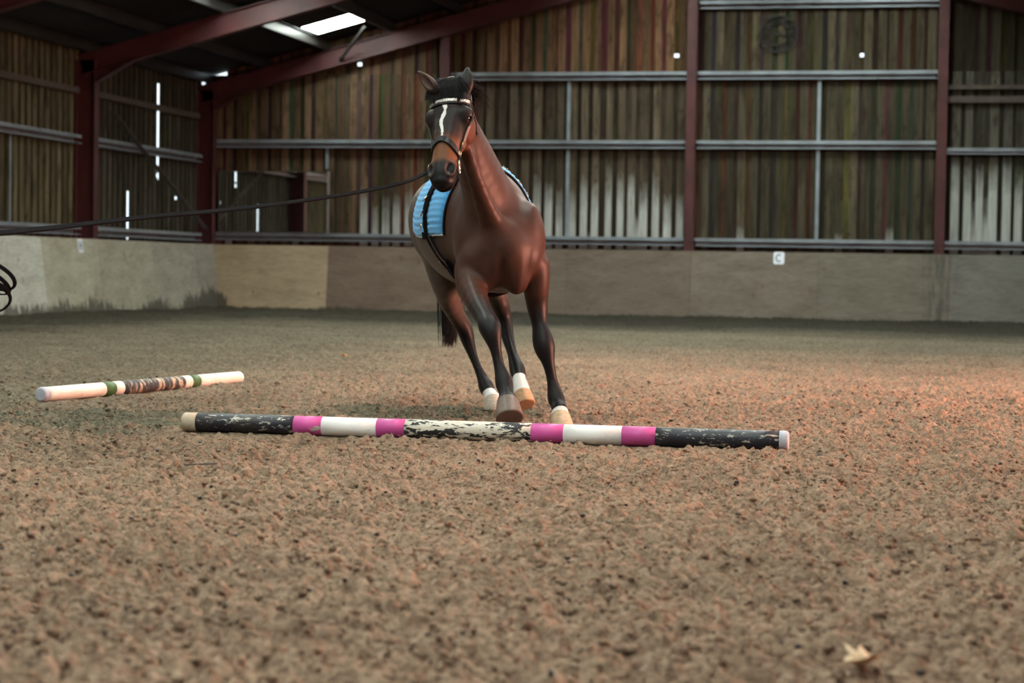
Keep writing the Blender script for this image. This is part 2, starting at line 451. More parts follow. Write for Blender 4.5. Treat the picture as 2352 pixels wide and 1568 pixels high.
# roof: purlins, sheets, rooflights
ceiling = tag(empty('ceiling'), 'dark sheeted roof of the hall on steel purlins', kind='structure')
PURL = [-0.15, 1.05, 2.36, 3.72, 5.10, 6.50, 7.90, 9.30, 10.60]
for side in (0, 1):
    for x in PURL:
        X = x if side == 0 else W-x
        z = roof_z(x, SHEET0)
        m = MB(); s = 1 if side == 0 else -1
        m.box((X-.004, -LEN+.05, z-.19), (X+.004, YW-.01, z-.005)); m.box((X-.004-(.065 if s > 0 else 0), -LEN+.05, z-.194), (X+.004+(.065 if s < 0 else 0), YW-.01, z-.186))
        m.box((X, -LEN+.05, z-.012), (X+s*.06, YW-.01, z-.004))
        m.box((X-s*.069-.003, -LEN+.05, z-.194), (X-s*.069+.003, YW-.01, z-.165))
        m.build('purlin', MAT['purlin_steel'], ceiling)
SW = 1.06
def slope_slab(m, xa, xb, y0, y1, side, z0=SHEET0, t=0.02, corr=False):
    Xa, Xb = (xa, xb) if side == 0 else (W-xb, W-xa)
    m.add([(Xa, y0, roof_z(Xa, z0)), (Xb, y0, roof_z(Xb, z0)), (Xb, y1, roof_z(Xb, z0)), (Xa, y1, roof_z(Xa, z0)),
           (Xa, y0, roof_z(Xa, z0)+t), (Xb, y0, roof_z(Xb, z0)+t), (Xb, y1, roof_z(Xb, z0)+t), (Xa, y1, roof_z(Xa, z0)+t)],
          [(0,3,2,1),(4,5,6,7),(0,1,5,4),(1,2,6,5),(2,3,7,6),(3,0,4,7)])
# one rooflight per bay and slope, set between the purlins
LIGHTS = []
for k in range(BAYS):
    yc = -1.30 - k*BAY
    LIGHTS.append((2.44, 3.47, yc-0.53, yc+0.53))
for k in range(BAYS):  # extra unseen panels near the ridge, added to even out the light
    yc = -2.90 - k*BAY
    LIGHTS.append((8.00, 9.20, yc-1.06, yc+1.06))
ny = int(LEN/SW)+1
for side in (0, 1):
    for j in range(ny):
        y1 = -j*SW + 0.45; y0 = max(-LEN, y1-SW)
        m = MB()
        xs = sorted({-0.55, W/2, *[v for l in LIGHTS for v in l[:2]]})
        for xa, xb in zip(xs[:-1], xs[1:]):
            spans = [(y0, y1)]
            for (la, lb, ya, yb) in LIGHTS:
                if la <= xa+1e-6 and lb >= xb-1e-6:
                    spans = [p for (p0, p1) in spans for p in ((p0, min(p1, ya)), (max(p0, yb), p1)) if p[1]-p[0] > 1e-3]
            for p0, p1 in spans: slope_slab(m, xa, xb, p0+.002, p1-.002, side)
        m.build('roof_sheet', MAT['roof_sheet'], ceiling)
    for k, (xa, xb, ya, yb) in enumerate(LIGHTS):
        m = MB(); slope_slab(m, xa, xb, ya, yb, side, SHEET0+0.004, 0.008)
        lab = 'bright translucent rooflight panel in the dark roof' if (side == 0 and k == 0) else 'translucent rooflight panel of the hall roof, out of view; upper row added for light'
        tag(m.build('window_%d' % (side*len(LIGHTS)+k+1), MAT['rooflight']), lab, group='rooflights', kind='structure')
# fly braces from the rafters up to the purlins
m = MB(); m.bar((2.66, 0.0, 5.00), (3.40, -.80, roof_z(3.40, SHEET0)-.12), 0.045, 0.045); m.build('fly_brace', MAT['purlin_steel'], ceiling)

# kickboards: leaning plywood panels
KH, KLEAN = 1.28, 0.17
def kick_panel(parent, axis, s0, s1, col):
    t = 0.02; v = []
    for s in (s0+.003, s1-.003):
        for dpt, z in ((0.05, KH), (0.05+t, KH), (0.05+KLEAN+t, -0.02), (0.05+KLEAN, -0.02)):
            v.append((s, -dpt, z) if axis == 'x' else ((dpt, -s, z) if axis == 'l' else (W-dpt, -s, z)))
    o = mesh_obj('panel', v, [(0,1,2,3), (7,6,5,4), (0,4,5,1), (1,5,6,2), (2,6,7,3), (3,7,4,0)], MAT['ply'], parent)
    o.color = (*col, 1)
kb = tag(empty('baseboard_back'), 'leaning plywood kickboards along the end wall', kind='structure')
cols = [(0.330, 0.285, 0.200), (0.150, 0.120, 0.096), (0.125, 0.104, 0.085), (0.118, 0.098, 0.080), (0.128, 0.113, 0.094), (0.122, 0.110, 0.090), (0.125, 0.122, 0.112), (0.13, 0.12, 0.11), (0.13, 0.12, 0.11)]
for k in range(9):
    kick_panel(kb, 'x', 0.05+k*2.44, min(0.05+(k+1)*2.44, W-.05), cols[k])
kl = tag(empty('baseboard_left'), 'pale leaning plywood kickboards along the left wall', kind='structure')
s = 0.05; k = 0
js = [0.05, 1.2, 3.40, 5.84, 8.10, 10.54] + [10.54+2.44*j for j in range(1, 13)] + [LEN-.1]
for k in range(len(js)-1):
    kick_panel(kl, 'l', js[k], js[k+1], [(0.215, 0.21, 0.185), (0.245, 0.242, 0.21), (0.265, 0.265, 0.222), (0.28, 0.29, 0.235), (0.35, 0.385, 0.355)][min(k, 4)])  # paler and greener towards the camera: light on the boards painted in
kr = tag(empty('baseboard_right'), 'leaning plywood kickboards along the right wall', kind='structure')
for k in range(17):
    if 21.5 < k*2.5+1.2 < 28.7: continue
    kick_panel(kr, 'r', 0.05+k*2.5, 0.05+(k+1)*2.5, (0.26, 0.23, 0.18))

# ------------------------------------------------------------------ riding surface
_tab = np.random.default_rng(5).random((256, 256)).astype(np.float32)
def vnoise(x, y):
    xi = np.floor(x).astype(np.int32); yi = np.floor(y).astype(np.int32)
    fx = (x-xi).astype(np.float32); fy = (y-yi).astype(np.float32)
    fx = fx*fx*fx*(fx*(fx*6-15)+10); fy = fy*fy*fy*(fy*(fy*6-15)+10)
    a = _tab[xi & 255, yi & 255]; b = _tab[(xi+1) & 255, yi & 255]; c = _tab[xi & 255, (yi+1) & 255]; d = _tab[(xi+1) & 255, (yi+1) & 255]
    return (a*(1-fx)+b*fx)*(1-fy)+(c*(1-fx)+d*fx)*fy
def rot(x, y, a): return x*math.cos(a)-y*math.sin(a), x*math.sin(a)+y*math.cos(a)
def ground_h(x, y, fine=True):
    h = np.zeros(x.shape, np.float32)
    u, v = rot(x, y, .4); h += (vnoise(u/1.7, v/1.7)-.5)*0.030
    u, v = rot(x, y, 1.3); h += (vnoise(u/.55+9, v/.55)-.5)*0.026
    u, v = rot(x, y, 2.1); b = np.abs(vnoise(u/.17+3, v/.17+7)*2-1); h += (0.35-b)*0.020
    if fine:
        wx = (vnoise(x/.07+50, y/.07)-.5)*.05; wy = (vnoise(x/.07, y/.07+80)-.5)*.05
        u, v = rot(x+wx, y+wy, .9); b = np.abs(vnoise(u/.055, v/.055)*2-1); h += (b-.35)*0.036
        u, v = rot(x+wx*.6, y+wy*.6, 2.7); b = np.abs(vnoise(u/.027+21, v/.027)*2-1); h += (b-.35)*0.024
        u, v = rot(x, y, 1.9); h += (vnoise(u/.0145, v/.0145+33)-.5)*0.013
    # footing banked a little against the boards
    bank = np.clip((0.9-np.minimum(np.minimum(-y, x), W-x))/0.9, 0, 1)
    h += (bank**2*0.05*(0.4+1.2*vnoise(x/1.3+7, y/1.3))).astype(np.float32)
    return h - 0.008
def axis_pts(segs):
    out = []
    for a, b, st in segs: out.append(np.arange(a, b, st))
    return np.concatenate(out)
gx = np.append(axis_pts([(0.0, 6.0, .10), (6.0, 9.4, .035), (9.4, 9.7, .02), (9.7, 15.1, .0098), (15.1, 19.0, .05), (19.0, 22.0, .15)]), 22.0)
ys = [-LEN]
while ys[-1] < -0.001:
    y = ys[-1]; d = y - CAM[1]
    st = 0.25 if d < 3.2 else (0.0098 if d < 10.6 else min(0.0105*(d/10.6)**2, 0.09))
    ys.append(min(y+st, 0.0))
gy = np.array(ys)
GX, GY = np.meshgrid(gx, gy, indexing='ij')
GH = ground_h(GX.ravel(), GY.ravel()).reshape(GX.shape)
# poles press into the footing, footing heaps up a little along them
POLE_A, POLE_B = np.array([10.713, -28.727]), np.array([13.839, -28.686])
POLE2_A, POLE2_B = np.array([9.107, -27.044]), np.array([9.543, -24.658])
def seg_dist(A, B):
    d = B-A; t = np.clip(((GX-A[0])*d[0]+(GY-A[1])*d[1])/(d@d), 0, 1)
    return np.hypot(GX-A[0]-d[0]*t, GY-A[1]-d[1]*t)
for A, B in ((POLE_A, POLE_B), (POLE2_A, POLE2_B)):
    ds = seg_dist(A, B)
    w = np.exp(-(ds/.055)**2); GH = GH*(1-w)+w*(-0.004)
    GH += 0.012*np.exp(-((ds-.10)/.05)**2)*(vnoise(GX.ravel()/.2, GY.ravel()/.2).reshape(GX.shape)).astype(np.float32)
nxg, nyg = GX.shape
verts = np.stack([GX, GY, GH], -1).reshape(-1, 3).astype(np.float32)
idx = np.arange(nxg*nyg, dtype=np.int32).reshape(nxg, nyg)
quads = np.stack([idx[:-1, :-1], idx[1:, :-1], idx[1:, 1:], idx[:-1, 1:]], -1).reshape(-1, 4)
def np_mesh(name, verts, quads, smooth=True):
    me = bpy.data.meshes.new(name); k = quads.shape[1]
    me.vertices.add(len(verts)); me.vertices.foreach_set('co', np.ascontiguousarray(verts, np.float32).ravel())
    me.loops.add(quads.size); me.loops.foreach_set('vertex_index', np.ascontiguousarray(quads, np.int32).ravel())
    me.polygons.add(len(quads)); me.polygons.foreach_set('loop_start', np.arange(0, quads.size, k, dtype=np.int32))
    me.polygons.foreach_set('loop_total', np.full(len(quads), k, np.int32))
    me.polygons.foreach_set('use_smooth', np.full(len(quads), smooth, bool))
    me.update(calc_edges=True); me.validate()
    return me
def footing_tint(x, y):
    """footing colour: painted dim far light, darker strip along boards, grey patch by poles"""
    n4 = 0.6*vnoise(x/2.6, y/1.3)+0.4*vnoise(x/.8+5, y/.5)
    edge = np.minimum(-y, x*1.6+2.0)+(n4-.5)*3.0
    T = np.ones((len(x), 3))
    far_light = np.interp(edge, [4.0, 15.0, 22.0], [1.0, 0.9, 0.0])  # dimmer, greener light on far and left ground, painted into the tint
    T *= 1-far_light[:, None]*(1-np.array([0.47, 0.60, 0.61]))
    dark_strip = np.interp(np.minimum(-y, x*2.2+2.0)+(n4-.5)*2.5, [7.0, 11.5], [1.0, 0.0])*np.interp(x, [2.0, 9.0], [0.72, 1.0])  # darker strip towards the end and left walls
    T *= 1-dark_strip[:, None]*(1-np.array([0.26, 0.27, 0.28]))
    r = np.minimum(((x-10.1)/.75)**2+((y+28.0)/.95)**2, ((x-11.5)/.75)**2+((y+26.9)/.7)**2)
    r = r+(vnoise(x/.17, y/.17)+.5*vnoise(x/.06, y/.06)-.75)*1.3
    p = np.interp(r, [0.45, 1.1], [0.95, 0.0])
    T *= 1-p[:, None]*(1-np.array([0.58, 0.74, 0.74]))
    T *= (0.88+0.24*vnoise(x/.5+3, y/.5))[:, None]
    return T
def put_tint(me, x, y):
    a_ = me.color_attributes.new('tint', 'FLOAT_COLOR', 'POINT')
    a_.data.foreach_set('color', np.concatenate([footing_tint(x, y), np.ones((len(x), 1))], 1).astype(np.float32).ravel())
def sand_mat():
    m, nt, b = new_mat('sand_fibre_footing', 0.96, 0.10)
    w = coords(nt, 'world')
    n1 = noise(nt, w, 30, 4, 0.7, 0.3)
    c = ramp(nt, n1, [(0.26, (0.080, 0.050, 0.034)), (0.44, (0.220, 0.148, 0.103)), (0.70, (0.375, 0.262, 0.188))])
    at_ = N(nt, 'ShaderNodeAttribute', attribute_name='tint')
    c = mix(nt, 1.0, c, at_.outputs['Color'], 'MULTIPLY')
    L(nt, c, b.inputs['Base Color'])
    bump(nt, b, noise(nt, w, 75, 4, 0.75), 0.9, 0.016)
    return m
MAT['sand'] = sand_mat()
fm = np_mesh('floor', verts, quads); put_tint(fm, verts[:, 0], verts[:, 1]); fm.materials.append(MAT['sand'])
floor = bpy.data.objects.new('floor', fm); COL.objects.link(floor)
tag(floor, 'churned brown sand and fibre riding surface', kind='structure')
def gh(x, y): return float(ground_h(np.array([x]), np.array([y]))[0])

# loose clods and rubber crumb lying on the footing
_t = (1+5**.5)/2
ICO = np.array([(-1,_t,0),(1,_t,0),(-1,-_t,0),(1,-_t,0),(0,-1,_t),(0,1,_t),(0,-1,-_t),(0,1,-_t),(_t,0,-1),(_t,0,1),(-_t,0,-1),(-_t,0,1)], np.float32)/1.9
ICOF = np.array([(0,11,5),(0,5,1),(0,1,7),(0,7,10),(0,10,11),(1,5,9),(5,11,4),(11,10,2),(10,7,6),(7,1,8),(3,9,4),(3,4,2),(3,2,6),(3,6,8),(3,8,9),(4,9,5),(2,4,11),(6,2,10),(8,6,7),(9,8,1)], np.int32)
def scatter(name, n, smin, smax, mat, label, flat=0.7, dmin=3.6, dmax=15):
    d = dmin+(dmax-dmin)*nrng.random(n)**1.15
    lat = (nrng.random(n)-.5)*(d*0.62)
    f2 = _F[:2]/np.linalg.norm(_F[:2])
    x = CAM[0]+f2[0]*d+_R[0]*lat; y = CAM[1]+f2[1]*d+_R[1]*lat
    keep = np.ones(n, bool)
    for A, B in ((POLE_A, POLE_B), (POLE2_A, POLE2_B)):
        q = B-A; t = np.clip(((x-A[0])*q[0]+(y-A[1])*q[1])/(q@q), 0, 1); keep &= np.hypot(x-A[0]-q[0]*t, y-A[1]-q[1]*t) > .075
    x, y = x[keep], y[keep]; n = len(x)
    s = smin+(smax-smin)*nrng.random(n)**2.5
    z = ground_h(x, y)+s*0.10
    V = ICO[None]*(1+0.55*(nrng.random((n, 12, 1))-.5))*s[:, None, None]*np.array([1.0, 1.0, flat])
    V = V*(0.7+0.7*nrng.random((n, 1, 3)))
    a = nrng.random(n)*6.283; ca, sa = np.cos(a)[:, None], np.sin(a)[:, None]
    VX = V[:, :, 0]*ca-V[:, :, 1]*sa; VY = V[:, :, 0]*sa+V[:, :, 1]*ca
    V = np.stack([VX+x[:, None], VY+y[:, None], V[:, :, 2]+z[:, None]], -1).reshape(-1, 3)
    Fc = (ICOF[None]+(np.arange(n)*12)[:, None, None]).reshape(-1, 3)
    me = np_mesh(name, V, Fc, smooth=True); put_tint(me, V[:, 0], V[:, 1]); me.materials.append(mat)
    o = bpy.data.objects.new(name, me); COL.objects.link(o)
    return tag(o, label, None, kind='stuff')
scatter('sand_clods', 22000, 0.003, 0.016, MAT['sand'], 'small crumbly clods of sand scattered over the footing')
simple('rubber_crumb_dark', (0.035, 0.032, 0.034), 0.8, 0.3)
scatter('rubber_crumb', 2200, 0.004, 0.012, MAT['rubber_crumb_dark'], 'dark rubber crumb mixed into the sand', 0.6)

# geotextile fibres sticking out of the sand
def fibres(n):
    d = 3.6+9.5*nrng.random(n)**1.1; lat = (nrng.random(n)-.5)*(d*0.60)
    f2 = _F[:2]/np.linalg.norm(_F[:2])
    x = CAM[0]+f2[0]*d+_R[0]*lat; y = CAM[1]+f2[1]*d+_R[1]*lat
    z = ground_h(x, y); a = nrng.random(n)*6.283; Ln = 0.010+0.026*nrng.random(n); up = 0.003+0.013*nrng.random(n)**1.5
    th = 0.0009+0.0007*nrng.random(n)
    V = []
    ks = 5
    for k in range(ks):
        t = k/(ks-1); px = x+np.cos(a+t*.9)*Ln*(t-.5); py = y+np.sin(a+t*.9)*Ln*(t-.5); pz = z-.001+up*np.sin(math.pi*(.12+.8*t))
        for s_ in (-1, 1): V.append(np.stack([px-np.sin(a)*th*s_*.6, py+np.cos(a)*th*s_*.6, pz+th*s_], 1))
    V = np.stack(V, 1).reshape(-1, 3)
    q = np.array([(2*k, 2*k+1, 2*k+3, 2*k+2) for k in range(ks-1)])
    Q_ = (q[None]+(np.arange(n)*2*ks)[:, None, None]).reshape(-1, 4)
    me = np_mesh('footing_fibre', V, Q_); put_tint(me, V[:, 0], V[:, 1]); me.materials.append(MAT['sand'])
    o = bpy.data.objects.new('footing_fibre', me); COL.objects.link(o)
    tag(o, 'fine textile fibres matted into the sand footing', kind='stuff')
fibres(30000)

# ------------------------------------------------------------------ ground poles
def paint_mat(name, paint, under, amount, scale=34.0, stretch=(0.35, 1, 1), rough=0.5, dirt=0.25):
    m, nt, b = new_mat(name, rough, 0.35)
    f = noise(nt, coords(nt, 'object', stretch), scale, 7, 0.68, 0.5)
    f2 = noise(nt, coords(nt, 'object', stretch), scale*0.25, 3, 0.5, 0.2)
    g = math_(nt, 'ADD', f, math_(nt, 'MULTIPLY', math_(nt, 'SUBTRACT', f2, 0.5), 0.45))
    e = 0.5+(1-2*amount)*0.22
    mask = ramp(nt, g, [(e, 0.0), (e+0.018, 1.0)])
    pc = mix(nt, 1.0, paint, ramp(nt, f2, [(0.3, 0.85), (0.7, 1.1)]), 'MULTIPLY')
    uc = mix(nt, ramp(nt, f, [(0.45, 0.0), (0.75, 1.0)]), under, tuple(c*0.6 for c in under))
    c = mix(nt, mask, pc, uc)
    dn = noise(nt, coords(nt, 'object'), 9, 5, 0.6)
    c = mix(nt, math_(nt, 'MULTIPLY', ramp(nt, dn, [(0.5, 0.0), (0.75, 1.0)]), dirt), c, (0.16, 0.11, 0.07))
    L(nt, c, b.inputs['Base Color'])
    bump(nt, b, mask, 0.25, 0.002)
    MAT[name] = m
    return m
WOODP = (0.42, 0.35, 0.26)
paint_mat('paint_black', (0.014, 0.015, 0.024), (0.50, 0.46, 0.40), 0.27, scale=85,  rough=0.45, dirt=0.15)
paint_mat('paint_black_end', (0.012, 0.013, 0.020), (0.52, 0.49, 0.44), 0.27, scale=60, rough=0.45, dirt=0.2)
paint_mat('paint_pink', (0.52, 0.075, 0.29), (0.62, 0.56, 0.50), 0.08, scale=22, rough=0.4, dirt=0.05)
paint_mat('paint_white', (0.80, 0.77, 0.77), (0.55, 0.48, 0.40), 0.02, rough=0.45, dirt=0.25)
paint_mat('paint_peeled', (0.62, 0.56, 0.48), (0.02, 0.02, 0.026), 0.44, scale=55, rough=0.6, dirt=0.25)
paint_mat('bare_wood', (0.44, 0.37, 0.28), (0.10, 0.085, 0.06), 0.15, scale=20, rough=0.7, dirt=0.4)
simple('pole_cap', (0.36, 0.36, 0.42), 0.5, 0.4, var=0.12, scale=20)
paint_mat('cream_white', (0.74, 0.68, 0.60), (0.45, 0.36, 0.28), 0.03, rough=0.45, dirt=0.15)
paint_mat('band_green', (0.045, 0.105, 0.028), (0.40, 0.30, 0.18), 0.10, rough=0.5, dirt=0.1)
paint_mat('peeled_dark', (0.035, 0.037, 0.042), (0.46, 0.36, 0.26), 0.40, scale=34, stretch=(1.2, 0.35, 0.35), rough=0.6, dirt=0.2)
def pole(name, A, B, r, cuts, mats, cap_ends, label, z):
    A = Vector((A[0], A[1], z)); B = Vector((B[0], B[1], z)); Ln = (B-A).length
    root = empty(name, A); root.rotation_euler = (B-A).to_track_quat('X', 'Z').to_euler()
    tag(root, label, 'pole', 'painted ground poles on the sand')
    n = 28
    for i, mt in enumerate(mats):
        a, b_ = cuts[i], cuts[i+1]
        cap = mt == 'pole_cap'
        rr = r*1.03 if cap else r*(1+0.004*((i*7) % 3))
        ks = [(a, rr), (b_, rr)]
        rounded_l = i == 0; rounded_r = i == len(mats)-1
        ks = []
        if rounded_l: ks += [(a, rr*.80), (a+.006, rr*.94), (a+.016, rr)]
        else: ks += [(a, rr)]
        seg = max(1, int((b_-a)/.1))
        for q in range(1, seg): ks.append((a+(b_-a)*q/seg, rr))
        if rounded_r: ks += [(b_-.016, rr), (b_-.006, rr*.94), (b_, rr*.80)]
        else: ks += [(b_, rr)]
        v = []; f = []
        for (x, q) in ks:
            for k in range(n):
                t = 2*math.pi*k/n; v.append((x, q*math.cos(t), q*math.sin(t)))
        for s_ in range(len(ks)-1):
            for k in range(n):
                k2 = (k+1) % n; f.append((s_*n+k, (s_+1)*n+k, (s_+1)*n+k2, s_*n+k2))
        f.append(tuple(range(n))); f.append(tuple((len(ks)-1)*n+k for k in range(n))[::-1])
        o = mesh_obj('end_cap' if cap else 'band', v, f, MAT[mt], root, True)
        if cap: o['label'] = 'grey plastic end cap'
        es = o.data.polygons
        es[len(es)-1].use_smooth = False; es[len(es)-2].use_smooth = False
    return root
pole('ground_pole', POLE_A, POLE_B, 0.049,
     [0, .081, .607, .756, 1.047, 1.196, 1.847, 2.011, 2.305, 2.473, 3.080, 3.126],
     ['bare_wood', 'paint_black_end', 'paint_pink', 'paint_white', 'paint_pink', 'paint_peeled', 'paint_pink', 'paint_white', 'paint_pink', 'paint_black', 'pole_cap'],
     None, 'black, pink and white striped wooden ground pole with peeling paint in front of the horse', 0.043)
pole('ground_pole', POLE2_A, POLE2_B, 0.045,
     [0, .050, .663, .778, .874, 1.623, 1.72, 1.829, 2.425],
     ['pole_cap', 'cream_white', 'band_green', 'cream_white', 'peeled_dark', 'cream_white', 'band_green', 'cream_white'],
     None, 'cream white ground pole with two green bands and a peeling dark middle, lying further left', 0.040)

# ------------------------------------------------------------------ mirror, clock, letters
mr = tag(empty('wall_mirror', (0.10, 0.13, 1.558)), 'large arena mirror on the end wall reflecting the side wall boards', 'mirror')
m = MB(); m.box((0, 0, 0), (2.28, .008, 1.21)); m.build('mirror_glass', MAT['mirror'], mr)
for a, b_, mt in (((-.03, -.006, -.02), (0, .02, 1.225), 'mirror_frame'), ((2.28, -.006, -.02), (2.325, .02, 1.225), 'mirror_edge'), ((-.03, -.004, 1.21), (2.325, .02, 1.225), 'mirror_frame'), ((-.03, -.004, -.02), (2.325, .02, 0), 'mirror_frame')):
    m = MB(); m.box(a, b_); m.build('frame_rail', MAT[mt], mr)
for z in (0, 1.16):
    m = MB(); m.box((0, .009, z), (2.28, .165, z+.05)); m.build('backing_batten', MAT['dark_timber'], mr)

ck = tag(empty('wall_clock', (11.375, YW-.012, 5.475)), 'large dark open-work round clock high on the end wall boards', 'clock')
def ring(m, r0, r1, y0, y1, n=48):
    v = []; f = []
    for k in range(n):
        t = 2*math.pi*k/n
        for r in (r0, r1):
            for y in (y0, y1): v.append((r*math.cos(t), y, r*math.sin(t)))
    for k in range(n):
        a = 4*k; b_ = 4*((k+1) % n)
        f += [(a, b_, b_+2, a+2), (a+1, a+3, b_+3, b_+1), (a, a+1, b_+1, b_), (a+2, b_+2, b_+3, a+3)]
    m.add(v, f)
m = MB(); ring(m, 0.33, 0.365, -.03, 0); m.build('outer_ring', MAT['black_iron'], ck)
m = MB(); ring(m, 0.19, 0.215, -.03, 0); m.build('inner_ring', MAT['black_iron'], ck)
for k in range(12):
    t = math.pi*k/6; m = MB()
    for off in ((-.03, 0, .03) if k % 3 else (-.045, -.015, .015, .045)):
        c, s_ = math.cos(t), math.sin(t)
        m.bar((0.205*c-off*s_, -.015, 0.205*s_+off*c), (0.34*c-off*s_, -.015, 0.34*s_+off*c), 0.014, 0.02, (0, 1, 0))
    m.build('numeral', MAT['black_iron'], ck)
m = MB(); ring(m, 0.0005, 0.045, -.035, 0, 20); m.build('hub', MAT['black_iron'], ck)
m = MB(); m.bar((0, -.036, 0), (.15, -.036, -.045), .03, .006, (0, 1, 0)); m.build('hour_hand', MAT['black_iron'], ck)
m = MB(); m.bar((0, -.042, 0), (-.10, -.042, .03), .022, .006, (0, 1, 0)); m.build('minute_hand', MAT['black_iron'], ck)

def rounded_plate(w, h, r, t, n=5):
    pts = []
    for cx, cz, a0 in ((w/2-r, h/2-r, 0), (-w/2+r, h/2-r, 90), (-w/2+r, -h/2+r, 180), (w/2-r, -h/2+r, 270)):
        for k in range(n+1):
            a = math.radians(a0+90*k/n); pts.append((cx+r*math.cos(a), cz+r*math.sin(a)))
    m_ = len(pts); v = [(x, -t, z) for x, z in pts]+[(x, 0, z) for x, z in pts]
    f = [tuple(range(m_))[::-1], tuple(range(m_, 2*m_))]+[(k, (k+1) % m_, (k+1) % m_+m_, k+m_) for k in range(m_)]
    return v, f
def letter_sign(ch, loc, rz, tilt, label):
    root = tag(empty('letter_sign', loc, (tilt, 0, rz)), label, 'sign', 'dressage letter signs on the kickboards')
    v, f = rounded_plate(.205, .235, .035, .006)
    mesh_obj('plate', v, f, MAT['sign_white'], root)
    m = MB(); y = -.010
    if ch == 'C':
        pts = []
        for k in range(21):
            a = math.radians(48+264*k/20); pts.append((math.cos(a)*.052, math.sin(a)*.068))
        for (x0, z0), (x1, z1) in zip(pts[:-1], pts[1:]): m.bar((x0, y, z0), (x1, y, z1), .006, .030, (0, 0, 1) if abs(x1-x0) > abs(z1-z0) else (1, 0, 0))
    else:
        for x in (-.045, .045): m.box((x-.015, y-.002, -.075), (x+.015, y+.002, .075))
        m.box((-.045, y-.002, -.014), (.045, y+.002, .014))
    m.build('letter', MAT['sign_letter'], root)
tl = math.atan2(KLEAN, KH)
letter_sign('C', (11.50, -0.05-.02-KLEAN*(KH-1.165)/KH-.006, 1.165), 0, -tl, 'white letter C plate on the end wall kickboard')
letter_sign('H', (0.05+.02+KLEAN*(KH-1.155)/KH+.006, -6.60, 1.155), math.radians(90), -tl, 'white letter H plate near the top of the left wall kickboard')

# ------------------------------------------------------------------ leaf, stick
simple('dry_leaf', (0.44, 0.31, 0.20), 0.7, 0.2, var=0.12, scale=40)
simple('orange_leaf', (0.42, 0.16, 0.03), 0.7, 0.2, var=0.12, scale=40)
simple('dark_stick', (0.055, 0.045, 0.036), 0.8)
def leaf(loc, size, rz, mat, label, curl=0.5):
    out = [(0, -.9), (.28, -.62), (.72, -.55), (.50, -.20), (.95, .10), (.45, .22), (.32, .62), (0, 1.05), (-.30, .60), (-.50, .25), (-.92, .12), (-.48, -.18), (-.66, -.52), (-.26, -.62)]
    root = tag(empty('fallen_leaf', loc, (0, 0, rz)), label, 'leaf')
    v = [(0, 0, 0)]; f = []
    for rr in (0.5, 1.0):
        for x, y in out: v.append((x*rr*size, y*rr*size, (curl*abs(x)*rr*size*0.9+.25*curl*y*y*rr*size)))
    n = len(out)
    for k in range(n):
        k2 = (k+1) % n; f.append((0, 1+k, 1+k2)); f.append((1+k, 1+n+k, 1+n+k2, 1+k2))
    nv = len(v); v2 = [(a, b_, c-.0012) for a, b_, c in v]
    f2 = [tuple(i+nv for i in q[::-1]) for q in f]
    side = [(1+n+k, 1+nv+n+k, 1+nv+n+(k+1) % n, 1+n+(k+1) % n) for k in range(n)]
    mesh_obj('blade', v+v2, f+f2+side, mat, root, True)
    m = MB(); m.tube([(0, -.85*size, .02*size), (0.03*size, -1.25*size, .05*size), (.08*size, -1.55*size, .02*size)], [.0014, .0012, .001], 6); m.build('stalk', mat, root)
    return root
leaf((14.40, -34.085, gh(14.40, -34.085)+.014), 0.056, 2.4, MAT['dry_leaf'], 'pale tan fallen leaf on the sand near the camera', 0.9)
leaf((8.933, -20.05, gh(8.93, -20.05)+.015), 0.045, 1.0, MAT['orange_leaf'], 'small orange leaf on the sand far behind the poles', 0.6)
st = tag(empty('wood_splinter', (11.55, -30.645, gh(11.55, -30.645)+.016), (0, 0, math.radians(38))), 'thin dark wooden splinter lying on the sand before the pole', 'stick')
m = MB(); m.add([(-.075, -.008, 0), (.06, -.010, .002), (.072, .004, .004), (-.06, .009, .001), (-.073, -.007, .006), (.06, -.008, .008), (.07, .003, .009), (-.058, .007, .007)],
                [(0,3,2,1),(4,5,6,7),(0,1,5,4),(1,2,6,5),(2,3,7,6),(3,0,4,7)]); m.build('shaft', MAT['dark_stick'], st)

# ------------------------------------------------------------------ the horse
# local frame of the horse: x to the picture's right, y away from the camera, z up
HF = np.array([_F[0], _F[1], 0.0]); HF /= np.linalg.norm(HF)
HO = CAM + HF*11.4 - _R*0.1; HO[2] = 0.0
def loc3(p):
    d = np.asarray(p, float)-HO
    return np.array([d@_R, d@HF, d[2]])
def Q(px, py, d): return loc3(at(px, py, d))
VOX = 0.0065
GMIN = np.array([-0.72, -1.32, -0.02]); GMAX = np.array([0.62, 1.75, 1.98])
GN = np.ceil((GMAX-GMIN)/VOX).astype(int)+1
FIELD = np.full(GN, 0.5, np.float32)
AX = [GMIN[i]+VOX*np.arange(GN[i]) for i in range(3)]
def smin(a, b, k):
    if k <= 0: return np.minimum(a, b)
    h = np.clip(0.5+0.5*(b-a)/k, 0, 1)
    return b*(1-h)+a*h-k*h*(1-h)
def sub(lo, hi):
    a = np.clip(((lo-GMIN)/VOX).astype(int), 0, GN-1); b = np.clip(((hi-GMIN)/VOX).astype(int)+2, 1, GN)
    return tuple(slice(int(p), int(q)) for p, q in zip(a, b))
def pts_of(sl): return [AX[i][sl[i]].astype(np.float32).reshape([-1 if j == i else 1 for j in range(3)]) for i in range(3)]
